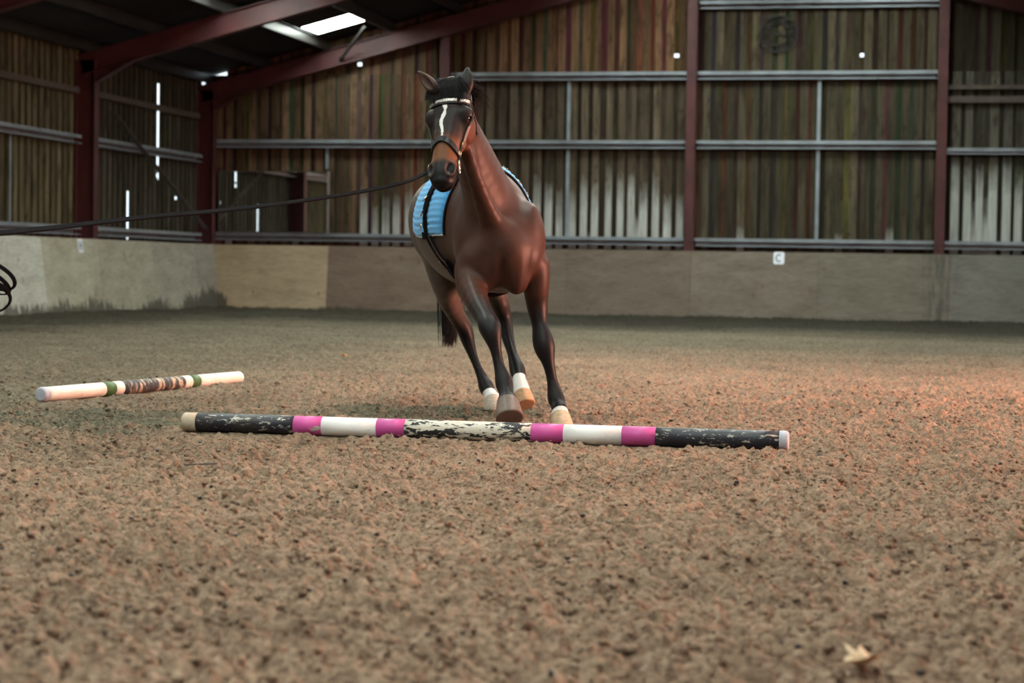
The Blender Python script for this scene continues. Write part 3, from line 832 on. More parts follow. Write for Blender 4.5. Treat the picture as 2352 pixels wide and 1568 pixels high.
def ell_d(P, c, ax, r):
    d = [P[i]-np.float32(c[i]) for i in range(3)]
    k0 = 0; k1 = 0
    for j in range(3):
        q = d[0]*np.float32(ax[j][0])+d[1]*np.float32(ax[j][1])+d[2]*np.float32(ax[j][2])
        k0 = k0+(q/r[j])**2; k1 = k1+(q/(r[j]*r[j]))**2
    k0 = np.sqrt(k0); k1 = np.sqrt(k1)
    return k0*(k0-1)/np.maximum(k1, 1e-4)
EYE3 = np.eye(3)
def ell(c, r, ax=EYE3, k=0.03, cut=False):
    c = np.asarray(c, float); R_ = max(r)+k+0.02
    sl = sub(c-R_, c+R_); d = ell_d(pts_of(sl), c, ax, r)
    if cut: FIELD[sl] = -smin(-FIELD[sl], d, k)
    else: FIELD[sl] = smin(FIELD[sl], d, k)
def unit(v): v = np.asarray(v, float); return v/np.linalg.norm(v)
def catmull(A, n):
    A = np.asarray(A, float); out = []
    for i in range(len(A)-1):
        p0 = A[max(i-1, 0)]; p1 = A[i]; p2 = A[i+1]; p3 = A[min(i+2, len(A)-1)]
        for s in range(n):
            t = s/n
            out.append(0.5*((2*p1)+(-p0+p2)*t+(2*p0-5*p1+4*p2-p3)*t*t+(-p0+3*p1-3*p2+p3)*t**3))
    out.append(A[-1]); return np.array(out)
def loft(st, u_ref, k=0.04, n=3, clip=None):
    """st: rows of x,y,z,ru,rv ; ru along u_ref (sideways), rv across it"""
    S = catmull(st, n)
    m = S[:, 3:5].max()+k+0.02
    sl = sub(S[:, :3].min(0)-m, S[:, :3].max(0)+m)
    P = pts_of(sl); shape = np.broadcast(*P).shape
    D = np.full(shape, 9.0, np.float32)
    o = [s_.start for s_ in sl]
    for i in range(len(S)-1):
        a, b = S[i], S[i+1]; ab = b[:3]-a[:3]; Ln = np.linalg.norm(ab)
        if Ln < 1e-6: continue
        w = ab/Ln; u = unit(u_ref-w*(u_ref@w)); v = np.cross(w, u)
        rm = max(a[3], a[4], b[3], b[4])+k+0.03
        s2 = sub(np.minimum(a[:3], b[:3])-rm, np.maximum(a[:3], b[:3])+rm)
        s2 = tuple(slice(max(q.start, g.start), min(q.stop, g.stop)) for q, g in zip(s2, sl))
        if any(q.stop <= q.start for q in s2): continue
        p = pts_of(s2)
        d = [p[j]-np.float32(a[j]) for j in range(3)]
        def dot(q): return d[0]*np.float32(q[0])+d[1]*np.float32(q[1])+d[2]*np.float32(q[2])
        pw = dot(w); t = np.clip(pw/Ln, 0, 1); ru = a[3]+(b[3]-a[3])*t; rv = a[4]+(b[4]-a[4])*t; rw = np.minimum(ru, rv)
        pu = dot(u); pv = dot(v); pw = pw-t*Ln
        k0 = np.sqrt((pu/ru)**2+(pv/rv)**2+(pw/rw)**2); k1 = np.sqrt((pu/ru**2)**2+(pv/rv**2)**2+(pw/rw**2)**2)
        dd = k0*(k0-1)/np.maximum(k1, 1e-4)
        ss = tuple(slice(q.start-o_, q.stop-o_) for q, o_ in zip(s2, o))
        D[ss] = smin(D[ss], dd.astype(np.float32), 0.012)
    if clip is not None:
        c, nrm = clip
        D = np.maximum(D, (P[0]-c[0])*nrm[0]+(P[1]-c[1])*nrm[1]+(P[2]-c[2])*nrm[2])
    FIELD[sl] = smin(FIELD[sl], D, k)
LAT = np.array([1.0, 0, 0]); UPV = np.array([0, 0, 1.0])
LEAN = math.radians(11)
ULEAN = np.array([math.cos(LEAN), 0.0, math.sin(LEAN)])    # sideways axis of the leaning trunk
def row(px, py, d, ru, rv): return [*Q(px, py, d), ru, rv]

# trunk
yawb = math.radians(12.5)
UB = unit(np.array([math.cos(LEAN)*math.cos(yawb), math.sin(yawb)*math.cos(LEAN), math.sin(LEAN)]))
TRUNK = [row(1153, 584, 10.92, .178, .190), row(1147, 564, 11.08, .218, .272), row(1124, 529, 11.36, .252, .360), row(1100, 524, 11.62, .292, .362),
         row(1074, 520, 11.90, .298, .350), row(1053, 510, 12.16, .276, .315), row(1040, 502, 12.38, .258, .268), row(1028, 512, 12.56, .215, .225), row(1020, 528, 12.66, .15, .17)]
loft(TRUNK, UB, k=0.05, n=4)
# withers ridge
loft([row(1100, 412, 11.10, .03, .04), row(1090, 388, 11.28, .045, .05), row(1082, 382, 11.45, .045, .045), row(1072, 398, 11.70, .035, .03), row(1062, 412, 11.95, .03, .02)], UB, k=0.12)
# neck
NECK = [row(1138, 520, 11.15, .19, .26), row(1120, 452, 11.02, .135, .235), row(1092, 372, 10.86, .103, .185), row(1062, 298, 10.72, .083, .150), row(1046, 240, 10.63, .074, .118), row(1038, 212, 10.58, .066, .095)]
loft(NECK, LAT, k=0.07, n=4)
# brachiocephalic ridge running down the neck to the point of shoulder
loft([row(1072, 345, 10.60, .03, .03), row(1095, 420, 10.66, .040, .04), row(1125, 500, 10.78, .055, .05), row(1160, 560, 10.86, .07, .06)], LAT, k=0.06)
# breast
for px, py, d in ((1118, 610, 10.83), (1188, 615, 10.84)):
    ell(Q(px, py+6, d+.03), (.082, .080, .135), k=0.035)
# creases between breast, arms and shoulders
ell(Q(1154, 635, 10.745), (.014, .06, .10), k=0.035, cut=True)
ell(Q(1100, 640, 10.74), (.014, .05, .06), np.array([[.9, 0, .43], [0, 1, 0], [-.43, 0, .9]]), k=0.03, cut=True)
ell(Q(1210, 648, 10.79), (.010, .045, .11), np.array([[.98, 0, -.2], [0, 1, 0], [.2, 0, .98]]), k=0.05, cut=True)
# shoulders
ell(Q(1080, 560, 11.04), (.075, .14, .18), k=0.09)
ell(Q(1216, 552, 11.04), (.080, .14, .20), k=0.09)
ell(Q(1212, 590, 10.92), (.060, .07, .08), k=0.05)      # point of the left shoulder
ell(Q(1085, 600, 10.90), (.058, .07, .08), k=0.05)
# haunches
ell(Q(988, 515, 12.32), (.10, .22, .20), k=0.10)
ell(Q(1088, 530, 12.34), (.11, .22, .20), k=0.10)

# fore legs
RF = [row(1078, 622, 10.96, .085, .11), row(1086, 665, 10.84, .072, .085), row(1102, 706, 10.68, .058, .064), row(1117, 732, 10.56, .050, .053), row(1125, 751, 10.50, .057, .057), row(1131, 771, 10.47, .045, .046),
      row(1138, 800, 10.46, .029, .037), row(1146, 838, 10.44, .026, .035), row(1153, 862, 10.42, .034, .042), row(1158, 880, 10.40, .043, .050), row(1162, 899, 10.36, .034, .039), row(1165, 914, 10.33, .038, .042)]
loft(RF, LAT, k=0.025, n=3)
LF = [row(1228, 610, 11.02, .085, .115), row(1231, 660, 11.04, .065, .090), row(1234, 705, 11.03, .055, .068), row(1240, 748, 11.00, .041, .050), row(1246, 776, 10.97, .054, .057), row(1251, 800, 10.95, .054, .056), row(1258, 826, 10.94, .035, .042),
      row(1266, 862, 10.93, .0265, .035), row(1272, 892, 10.92, .031, .040), row(1277, 914, 10.90, .043, .049), row(1282, 931, 10.86, .035, .041), row(1286, 943, 10.82, .042, .046)]
loft(LF, LAT, k=0.025, n=3)
# forearm muscle
ell(Q(1075, 655, 10.90), (.055, .06, .085), k=0.04); ell(Q(1232, 650, 11.00), (.060, .07, .11), k=0.04)
# hind legs
RH = [row(1006, 545, 12.42, .12, .24), row(1014, 610, 12.34, .098, .195), row(1029, 676, 12.36, .072, .120), row(1048, 722, 12.45, .050, .072), row(1066, 752, 12.52, .048, .066), row(1075, 782, 12.52, .040, .055), row(1086, 815, 12.48, .027, .038),
      row(1100, 850, 12.44, .024, .033), row(1110, 872, 12.42, .033, .042), row(1117, 889, 12.39, .043, .050), row(1124, 903, 12.34, .035, .040), row(1130, 912, 12.30, .040, .044)]
loft(RH, LAT, k=0.03, n=3)
LH = [row(1080, 555, 12.36, .12, .23), row(1112, 618, 12.10, .100, .18), row(1142, 680, 12.02, .062, .105), row(1157, 722, 12.06, .043, .065), row(1162, 750, 12.04, .040, .058), row(1168, 780, 11.98, .034, .046), row(1177, 812, 11.90, .028, .037),
      row(1184, 836, 11.84, .037, .044), row(1189, 852, 11.80, .044, .050), row(1192, 869, 11.74, .034, .039), row(1195, 885, 11.68, .042, .046), row(1198, 898, 11.64, .046, .049)]
loft(LH, LAT, k=0.03, n=3)
# hooves: flared cones cut flat at the sole
def hoof(c, r0, toe, r1, flat, k=0.008):
    c = np.asarray(c, float); toe = np.asarray(toe, float); w = unit(toe-c)
    st = []
    for t in (0, .35, .7, 1.0, 1.25):
        p = c+(toe-c)*t; r = r0+(r1-r0)*min(t, 1.1); st.append([*p, r, r*1.06])
    loft(st, LAT, k=k, n=2, clip=(toe, np.array([0, 0, -1.0]) if flat else unit(w*np.array([1, .6, 1]))))
HOOFS = {}
def hoof_px(key, a, da, b, db, r0, r1, flat=False):
    A = Q(*a, da); B = Q(*b, db); HOOFS[key] = (A, B); hoof(A, r0, B, r1, flat)
hoof_px('rf', (1166, 924), 10.32, (1171, 962), 10.22, .054, .069)
hoof_px('lf', (1286, 955), 10.81, (1291, 985), 10.74, .049, .061, True)
hoof_px('rh', (1131, 917), 12.28, (1136, 942), 12.22, .050, .062, True)
hoof_px('lh', (1200, 903), 11.62, (1207, 930), 11.56, .048, .055)

# head
POLL = Q(1031, 190, 10.53); MUZ = Q(1002, 430, 10.22)
HA = unit(MUZ-POLL)
psi = math.radians(23)
HL = np.array([math.cos(psi), -math.sin(psi), 0.0]); HL = unit(HL-HA*(HL@HA))
HN = np.cross(HL, HA)
if HN[1] > 0: HN = -HN
HAX = np.array([HL, HN, HA])
def Hd(l, n, a): return POLL+HL*l+HN*n+HA*a
HW, HT, HS = 1.20, 1.06, 1.035          # breadth, depth and length of this head
def hrow(a, n, ru, rv, l=0): return [*Hd(l*HW, n*HT, a*HS), ru*HW, rv*HT]
def hell(l, n, a, r, k=0.02, cut=False): ell(Hd(l*HW, n*HT, a*HS), (r[0]*HW, r[1]*HT, r[2]*HS), HAX, k, cut)
loft([hrow(-.005, -.055, .058, .055), hrow(.07, -.072, .080, .074), hrow(.16, -.082, .086, .083), hrow(.25, -.078, .071, .078), hrow(.34, -.070, .058, .068), hrow(.42, -.064, .053, .062),
      hrow(.49, -.062, .055, .061), hrow(.535, -.064, .052, .056), hrow(.565, -.070, .044, .044)], HL, k=0.03, n=3)
loft([hrow(.03, -.13, .045, .05), hrow(.12, -.155, .050, .062), hrow(.20, -.170, .055, .066), hrow(.29, -.145, .046, .048), hrow(.40, -.112, .036, .034), hrow(.49, -.105, .036, .032), hrow(.545, -.110, .034, .026)], HL, k=0.03, n=3)
for s in (-1, 1):
    hell(s*.060, -.135, .185, (.026, .080, .088), .025)          # cheek
    hell(s*.084, -.050, .185, (.027, .030, .040), .022)          # orbit
    hell(s*.072, -.030, .165, (.030, .022, .030), .02)           # brow
    loft([hrow(.215, -.075, .018, .018, s*.075), hrow(.27, -.082, .014, .014, s*.066), hrow(.33, -.085, .010, .012, s*.056)], HL, k=0.02, n=2)   # facial crest
    hell(s*.038, -.034, .512, (.029, .032, .047), .013)          # nostril rim
    hell(s*.062, -.052, .090, (.022, .030, .045), .02)           # temple
loft([hrow(.10, -.012, .040, .016), hrow(.24, -.016, .040, .018), hrow(.36, -.018, .033, .018), hrow(.46, -.022, .028, .018)], HL, k=0.025, n=2)
hell(0, -.045, .575, (.040, .030, .022), .015)      # upper lip
hell(0, -.100, .568, (.032, .024, .022), .012)      # lower lip
hell(0, -.078, .592, (.055, .006, .020), .006, True)   # mouth line
for s in (-1, 1):
    hell(s*.050, -.012, .516, (.021, .021, .036), .006, True)    # nostril opening
    hell(s*.094, -.050, .198, (.012, .015, .017), .008, True)    # eye socket
# throat
loft([[*Hd(0, -.13, .03), .05, .06], row(1058, 300, 10.66, .06, .07)], HL, k=0.06)
# ears
def ear(base, tip, w, face):
    base = np.asarray(base, float); tip = np.asarray(tip, float); ax = unit(tip-base); Ln = np.linalg.norm(tip-base)
    face = unit(face-ax*(np.dot(face, ax))); side = np.cross(ax, face)
    st = []
    for t, r in ((-.12, .75), (.1, .95), (.3, 1.0), (.55, .82), (.8, .45), (1.0, .10)):
        st.append([*(base+(tip-base)*t), w*r, w*r*0.72])
    loft(st, side, k=0.010, n=3)
    c = base+ax*Ln*0.50+face*w*0.62
    ell(c, (w*.62, w*.52, Ln*.46), np.array([side, face, ax]), 0.006, True)
EAR_R = (Q(998, 205, 10.50), Q(960, 163, 10.50)); EAR_L = (Q(1069, 205, 10.55), Q(1074, 155, 10.58))
ear(*EAR_R, .031, np.array([-.55, -.75, .2]))
ear(*EAR_L, .036, np.array([.25, 1.0, 0]))

# surface nets
def surface_nets(F):
    S = F < 0
    n = np.array(F.shape)-1
    cnt = np.zeros(n, np.uint8)
    for i in (0, 1):
        for j in (0, 1):
            for k in (0, 1): cnt += S[i:i+n[0], j:j+n[1], k:k+n[2]]
    act = np.argwhere((cnt > 0) & (cnt < 8)); ids = -np.ones(n, np.int32); ids[tuple(act.T)] = np.arange(len(act))
    acc = np.zeros((len(act), 3)); num = np.zeros(len(act))
    cor = [(i, j, k) for i in (0, 1) for j in (0, 1) for k in (0, 1)]
    val = {c: F[act[:, 0]+c[0], act[:, 1]+c[1], act[:, 2]+c[2]] for c in cor}
    for c in cor:
        for a in range(3):
            if c[a]: continue
            e = list(c); e[a] = 1; e = tuple(e); v0, v1 = val[c], val[e]
            m = (v0 < 0) != (v1 < 0); t = np.zeros(len(act)); t[m] = v0[m]/(v0[m]-v1[m])
            p = np.array(c, float)[None].repeat(len(act), 0); p[:, a] = t
            acc[m] += p[m]; num[m] += 1
    V = act+acc/num[:, None]
    quads = []
    for a in range(3):
        b, c = (a+1) % 3, (a+2) % 3
        sa = [slice(None)]*3; sb = [slice(None)]*3; sa[a] = slice(0, -1); sb[a] = slice(1, None)
        A, B = S[tuple(sa)], S[tuple(sb)]
        ch = np.argwhere(A != B)
        ch = ch[(ch[:, b] > 0) & (ch[:, c] > 0) & (ch[:, b] < n[b]) & (ch[:, c] < n[c])]
        inside = A[tuple(ch.T)]
        def g(db, dc):
            q = ch.copy(); q[:, b] -= db; q[:, c] -= dc; return ids[tuple(q.T)]
        q = np.stack([g(1, 1), g(0, 1), g(0, 0), g(1, 0)], 1)
        q[~inside] = q[~inside][:, ::-1]
        quads.append(q)
    return V, np.concatenate(quads)
HV, HQ = surface_nets(FIELD)
HV = GMIN+HV*VOX
# light smoothing of the net
def smooth_net(V, Qd, it=2, lam=0.5):
    e = np.concatenate([Qd[:, [0, 1]], Qd[:, [1, 2]], Qd[:, [2, 3]], Qd[:, [3, 0]]]); n = len(V)
    c = np.maximum(np.bincount(e[:, 0], minlength=n)+np.bincount(e[:, 1], minlength=n), 1)
    for _ in range(it):
        s = np.stack([np.bincount(e[:, 0], V[e[:, 1], i], n)+np.bincount(e[:, 1], V[e[:, 0], i], n) for i in range(3)], 1)
        V = V+(s/c[:, None]-V)*lam
    return V
_w = np.where((HV[:, 2] > 1.30) & (HV[:, 1] < -.55), 2.0, np.where(HV[:, 2] < .25, 3.0, 14.0))
HV0 = HV
HV2 = smooth_net(HV, HQ, 2, 0.5); HV12 = smooth_net(HV2, HQ, 10, 0.5)
_b = np.clip((_w-2)/12.0, 0, 1)[:, None]
HV = HV2*(1-_b)+HV12*_b

# coat colours and markings
def sstep(a, b, x): t = np.clip((x-a)/(b-a), 0, 1); return t*t*(3-2*t)
def lerp(A, B, m): return A*(1-m[:, None])+np.asarray(B, float)[None]*m[:, None]
hd = HV-POLL; hl, hn, ha = (hd@HL)/HW, (hd@HN)/HT, (hd@HA)/HS
mk_white = np.full(len(HV), -.03); mk_hoof = np.full(len(HV), -.03)
nz = lambda s, o=0: vnoise(HV[:, 0]/s+o+HV[:, 1]/s*.7, HV[:, 2]/s+HV[:, 1]/s*.4+o*2)
colr = np.tile(np.array([0.044, 0.0180, 0.0122]), (len(HV), 1))
# browner clipped flank and belly, their cool sheen painted in lighter; redder neck
y_, z_ = HV[:, 1], HV[:, 2]
colr = lerp(colr, (0.072, 0.055, 0.047), sstep(-0.25, 0.35, y_)*0.8)
colr *= (0.86+0.28*nz(.09))[:, None]
is_head = (hn > -.27) & (ha > -.10) & (ha < .66) & (np.abs(hl) < .15) & (z_ > 1.25) & (y_ < -0.62)
IHF = is_head*sstep(-.26, -.17, hn)
BLACK = (0.0065, 0.0055, 0.006)
# legs: black below the knee and hock
def leg_black(st, z_top, z_bot, rad=.17):
    P_ = catmull(st, 3)[:, :3]; m = np.full(len(HV), 9.0)
    for p in P_: m = np.minimum(m, np.sum((HV-p)**2, 1))
    near = m < rad*rad
    return near*(1-sstep(z_bot, z_top, z_))
lb = np.zeros(len(HV))
for st, a, b in ((RF, .86, .58), (LF, .84, .56), (RH, .64, .44), (LH, .80, .56)): lb = np.maximum(lb, leg_black(st[3:], a, b))
colr = lerp(colr, BLACK, lb*0.97)
# white markings and hooves
def near_axis(A, B, rad, t0, t1):
    w = B-A; Ln = np.linalg.norm(w); w = w/Ln; d = HV-A; t = d@w; r = np.linalg.norm(d-t[:, None]*w, axis=1)
    return (r < rad) & (t > t0) & (t < t1), t
SOCK = (0.60, 0.56, 0.52)
for key, t_hi in (('rh', -.075), ('lh', -.155), ('lf', -.022)):
    A, B = HOOFS[key]; m, t = near_axis(A, B, .10, t_hi-.02, .05)
    mk_white = np.where(m, t-t_hi, mk_white)
hc = np.tile(np.array([.3, .2, .15]), (len(HV), 1))
for key, c in (('rf', (0.120, 0.088, 0.075)), ('lf', (0.46, 0.32, 0.21)), ('rh', (0.40, 0.33, 0.27)), ('lh', (0.42, 0.25, 0.14))):
    A, B = HOOFS[key]; m, t = near_axis(A, B, .12, -.03, .2)
    hc = np.where(m[:, None], np.array(c)[None], hc); mk_hoof = np.where(m, t-.004, mk_hoof)
# head: dark forehead, tan nose, dark muzzle, white stripe
dark = sstep(-.11, -.03, hn)*(1-sstep(.27, .36, ha))
dark = np.maximum(dark, (1-sstep(.06, .13, ha)))*IHF
colr = lerp(colr, (0.014, 0.011, 0.011), dark*0.92)
tan = IHF*sstep(.30, .37, ha)*(1-sstep(.455, .50, ha))
colr = lerp(colr, (0.125, 0.047, 0.019), tan*0.9)
colr = lerp(colr, (0.115, 0.045, 0.025), IHF*(1-sstep(-.11, -.04, hn))*sstep(.12, .2, ha)*(1-sstep(.42, .48, ha))*0.7)
muz = is_head*sstep(.462, .50, ha+0.02*(nz(.03)-.5))
colr = lerp(colr, (0.0065, 0.0055, 0.006), muz)
mid = -0.004+0.006*np.sin(ha*45)-0.03*(ha-.13)*0.3
wid = np.interp(ha, [.10, .125, .15, .175, .20, .24, .30, .36, .40], [0, .013, .014, .007, .013, .011, .008, .0045, .0])
mk_white = np.where(is_head & (hn > -.045) & (ha < .42), np.maximum(wid-.0015-np.abs(hl-mid), -.03), mk_white)
nost = np.zeros(len(HV))
for s in (-1, 1):
    dd = (hl-s*.052)**2/.022**2+(hn+.016)**2/.022**2+(ha-.515)**2/.035**2
    ring_ = np.exp(-((np.sqrt(dd)-1.15)/.18)**2)*(hn > -.06)
    colr = lerp(colr, (0.075, 0.045, 0.040), is_head*ring_*0.7)
# ears
for (b, t), c in ((EAR_R, (0.060, 0.034, 0.027)), (EAR_L, (0.008, 0.007, 0.007))):
    w = t-b; Ln = np.linalg.norm(w); w = w/Ln; d = HV-b; tt = d@w; r = np.linalg.norm(d-tt[:, None]*w, axis=1)
    colr = lerp(colr, c, ((tt > .0) & (tt < Ln+.03) & (r < .055))*sstep(.0, .03, tt))

def coat_mat():
    m, nt, b = new_mat('horse_coat', 0.45, 0.14)
    at_ = N(nt, 'ShaderNodeAttribute', attribute_name='coat')
    f = noise(nt, coords(nt, 'object', (60, 60, 22)), 3.0, 3, 0.6)
    c = mix(nt, 1.0, at_.outputs['Color'], ramp(nt, f, [(0.3, 0.88), (0.7, 1.12)]), 'MULTIPLY')
    mk = N(nt, 'ShaderNodeAttribute', attribute_name='marks')
    sp = N(nt, 'ShaderNodeSeparateColor'); L(nt, mk.outputs['Color'], sp.inputs[0])
    rg = math_(nt, 'MULTIPLY', math_(nt, 'SUBTRACT', noise(nt, coords(nt, 'object'), 70.0, 2, 0.6), 0.5), 0.12)
    c = mix(nt, ramp(nt, math_(nt, 'ADD', sp.outputs[0], rg), [(0.49, 0.0), (0.54, 1.0)]), c, (0.60, 0.57, 0.55))
    hk = N(nt, 'ShaderNodeAttribute', attribute_name='horn')
    hcol = mix(nt, 1.0, hk.outputs['Color'], ramp(nt, noise(nt, coords(nt, 'object', (1, 1, 6)), 30.0, 3), [(0.3, 0.75), (0.7, 1.2)]), 'MULTIPLY')
    c = mix(nt, ramp(nt, sp.outputs[1], [(0.48, 0.0), (0.53, 1.0)]), c, hcol)
    L(nt, c, b.inputs['Base Color'])
    bump(nt, b, f, 0.12, 0.003)
    return m
MAT['coat'] = coat_mat()
hm = np_mesh('horse', HV, HQ)
ca = hm.color_attributes.new('coat', 'FLOAT_COLOR', 'POINT')
ca.data.foreach_set('color', np.concatenate([np.clip(colr, 0, 1), np.ones((len(HV), 1))], 1).astype(np.float32).ravel())
def vattr(name, C3):
    a_ = hm.color_attributes.new(name, 'FLOAT_COLOR', 'POINT')
    a_.data.foreach_set('color', np.concatenate([C3, np.ones((len(HV), 1))], 1).astype(np.float32).ravel())
vattr('marks', np.stack([np.clip(.5+mk_white/.06, 0, 1), np.clip(.5+mk_hoof/.06, 0, 1), np.zeros(len(HV))], 1))
vattr('horn', hc)
hm.materials.append(MAT['coat'])
horse = bpy.data.objects.new('horse', hm); COL.objects.link(horse)
horse.location = HO; horse.rotation_euler = (0, 0, math.atan2(_R[1], _R[0]))
tag(horse, 'bay horse with white face stripe cantering towards the camera, black lower legs and white socks', 'horse')

# ------------------------------------------------------------------ things worn by the horse: helpers
HROT = horse.rotation_euler.copy()
def sample(P):
    g = (np.asarray(P, float)-GMIN)/VOX
    i = np.clip(np.floor(g).astype(int), 0, GN-2); f = np.clip(g-i, 0, 1); out = 0
    for a in (0, 1):
        for b in (0, 1):
            for c in (0, 1):
                w = (f[..., 0] if a else 1-f[..., 0])*(f[..., 1] if b else 1-f[..., 1])*(f[..., 2] if c else 1-f[..., 2])
                out = out+w*FIELD[i[..., 0]+a, i[..., 1]+b, i[..., 2]+c]
    return out
def march(c, d, rmax=0.6, start=0.0, step=0.004):
    """distance from c along d to the first surface of the body"""
    c = np.asarray(c, float); d = unit(d)
    ts = np.arange(start, rmax, step)
    v = sample(c[None]+d[None]*ts[:, None])
    k = np.argmax(v > 0)
    if v[k] <= 0: return rmax
    if k == 0: return ts[0]
    return ts[k-1]+step*(-v[k-1])/(v[k]-v[k-1]+1e-9)
def normal(p):
    e = VOX*1.5; p = np.asarray(p, float)
    return unit([sample(p+np.eye(3)[i]*e)-sample(p-np.eye(3)[i]*e) for i in range(3)])
def ribbon(m, pts, nrm, width, thick, closed=False):
    """strap following pts, flat side towards nrm"""
    n = len(pts); base = len(m.v)
    ws = width if hasattr(width, '__len__') else [width]*n
    for i in range(n):
        a = pts[(i-1) % n] if (closed or i) else pts[i]; b = pts[(i+1) % n] if (closed or i < n-1) else pts[i]
        t = unit(np.asarray(b)-np.asarray(a)); nn = unit(nrm[i]-t*np.dot(nrm[i], t)); bb = np.cross(t, nn)
        p = np.asarray(pts[i], float); w = ws[i]/2; h = thick
        for x, y in ((-1, 0), (-1, .6), (-.8, 1), (.8, 1), (1, .6), (1, 0)): m.v.append(tuple(p+bb*w*x+nn*h*y))
    for i in range(n if closed else n-1):
        j = (i+1) % n
        for k in range(6):
            k2 = (k+1) % 6; m.f.append((base+i*6+k, base+i*6+k2, base+j*6+k2, base+j*6+k))
    if not closed:
        m.f.append(tuple(base+k for k in range(6))); m.f.append(tuple(base+(n-1)*6+k for k in range(6))[::-1])
def worn(name, label, cat):
    o = empty(name, HO, HROT); return tag(o, label, cat)

# eyes
m_eye, nt, b = new_mat('horse_eye', 0.16, 0.4); f = noise(nt, coords(nt, 'object'), 80, 2)
L(nt, ramp(nt, f, [(0.3, (0.010, 0.006, 0.004)), (0.7, (0.020, 0.011, 0.006))]), b.inputs['Base Color'])
for s in (-1, 1):
    bm = bmesh.new(); bmesh.ops.create_uvsphere(bm, u_segments=20, v_segments=14, radius=0.0225)
    me = bpy.data.meshes.new('eye'); bm.to_mesh(me); bm.free(); me.materials.append(m_eye)
    me.polygons.foreach_set('use_smooth', [True]*len(me.polygons))
    o = bpy.data.objects.new('eye', me); link(o, horse); o.location = Hd(s*.082*HW, -.050*HT, .198*HS)

# hair
def hair_mat(name, col):
    m, nt, b = new_mat(name, 0.55, 0.10); f = noise(nt, coords(nt, 'object', (90, 90, 14)), 2, 3)
    L(nt, ramp(nt, f, [(0.3, tuple(c*.6 for c in col)), (0.7, tuple(c*1.5 for c in col))]), b.inputs['Base Color']); MAT[name] = m
hair_mat('black_hair', (0.007, 0.006, 0.006)); hair_mat('mane_hair', (0.010, 0.0065, 0.006))
def strands(name, paths, r, mat, parent):
    V = []; Fc = []; n = 0
    for P_ in paths:
        P_ = np.asarray(P_); k = len(P_)
        t = np.gradient(P_, axis=0); t /= np.linalg.norm(t, axis=1)[:, None]+1e-9
        a = np.cross(t, np.array([.3, .9, .1])); a /= np.linalg.norm(a, axis=1)[:, None]+1e-9; c = np.cross(t, a)
        rr = r*np.interp(np.linspace(0, 1, k), [0, .5, 1], [1, .85, .08])[:, None]
        for q in range(3):
            an = 2*math.pi*q/3; V.append(P_+rr*(a*math.cos(an)+c*math.sin(an)))
        for i in range(k-1):
            for q in range(3):
                q2 = (q+1) % 3; Fc.append((n+q*k+i, n+q2*k+i, n+q2*k+i+1, n+q*k+i+1))
        n += 3*k
    me = np_mesh(name, np.concatenate(V), np.array(Fc)); me.materials.append(mat)
    return link(bpy.data.objects.new(name, me), parent)
# forelock
pp = []
for i in range(1000):
    s = nrng.uniform(-1, 1); b0 = Hd(s*.055, -.055+nrng.uniform(-.03, .01), -.045+nrng.uniform(-.02, .015))
    side = s*.055+nrng.uniform(-.02, .02)
    pth = []
    Ln = nrng.uniform(.12, .195)*(1.0 if abs(s) < .75 else .8)
    for t in np.linspace(0, 1, 7):
        a = -.05+Ln*t*1.0; l = s*.055+(side*0.9+(.012 if s > 0 else -.012))*t
        lift = .018+.030*math.sin(math.pi*min(t*1.15, 1))*nrng.uniform(.8, 1.15)
        pth.append(Hd(l, -.045+.038*min(1, t*2.2)+lift*(0.6+0.4*(1-t)), a))
    pth[0] = b0; pp.append(pth)
strands('forelock', pp, .0042, MAT['black_hair'], horse)
# mane, falling to the horse's left, wind-lifted behind the poll
NS = catmull(NECK, 6)
pp = []
for i in range(900):
    f_ = nrng.uniform(0.35, 1.0); kf = f_*(len(NS)-1); k = min(int(kf), len(NS)-2)
    c = NS[k]+(NS[k+1]-NS[k])*(kf-k); w = unit(NS[k+1][:3]-NS[k][:3]); vv = np.cross(LAT, w); vv = vv if vv[2] > 0 else -vv
    vv = unit(vv); vv = vv if vv[1] > 0 else -vv
    base = c[:3]+vv*(c[4]*0.97)+LAT*nrng.uniform(-.012, .012)
    Ln = nrng.uniform(.10, .19); out = nrng.uniform(.005, .03)
    top = f_ > .80; side_ = 1.0 if f_ > .70 else -1.0
    pth = []
    for t in np.linspace(0, 1, 7):
        x = (0.075+0.02*nrng.uniform(-1, 1))*(1-(1-t)**2)+ (out+.012*top)*math.sin(math.pi*t*.9)
        z = .022*math.sin(math.pi*min(1, t*1.3))*(1.6 if top else 1)-Ln*t*t
        pth.append(base+LAT*x*side_+vv*.012*math.sin(math.pi*t)+UPV*z-vv*t*.02)
    pp.append(pth)
for i in range(60):      # flying wisps
    base = Q(1062+nrng.uniform(-8, 8), 200+nrng.uniform(-4, 25), 10.62); d = np.array([nrng.uniform(.7, 1.1), .35, nrng.uniform(-.55, .1)])
    Ln = nrng.uniform(.08, .17)
    pp.append([base+d*Ln*t+UPV*(.035*math.sin(math.pi*t)-.03*t*t) for t in np.linspace(0, 1, 7)])
strands('mane', pp, .0026, MAT['mane_hair'], horse)
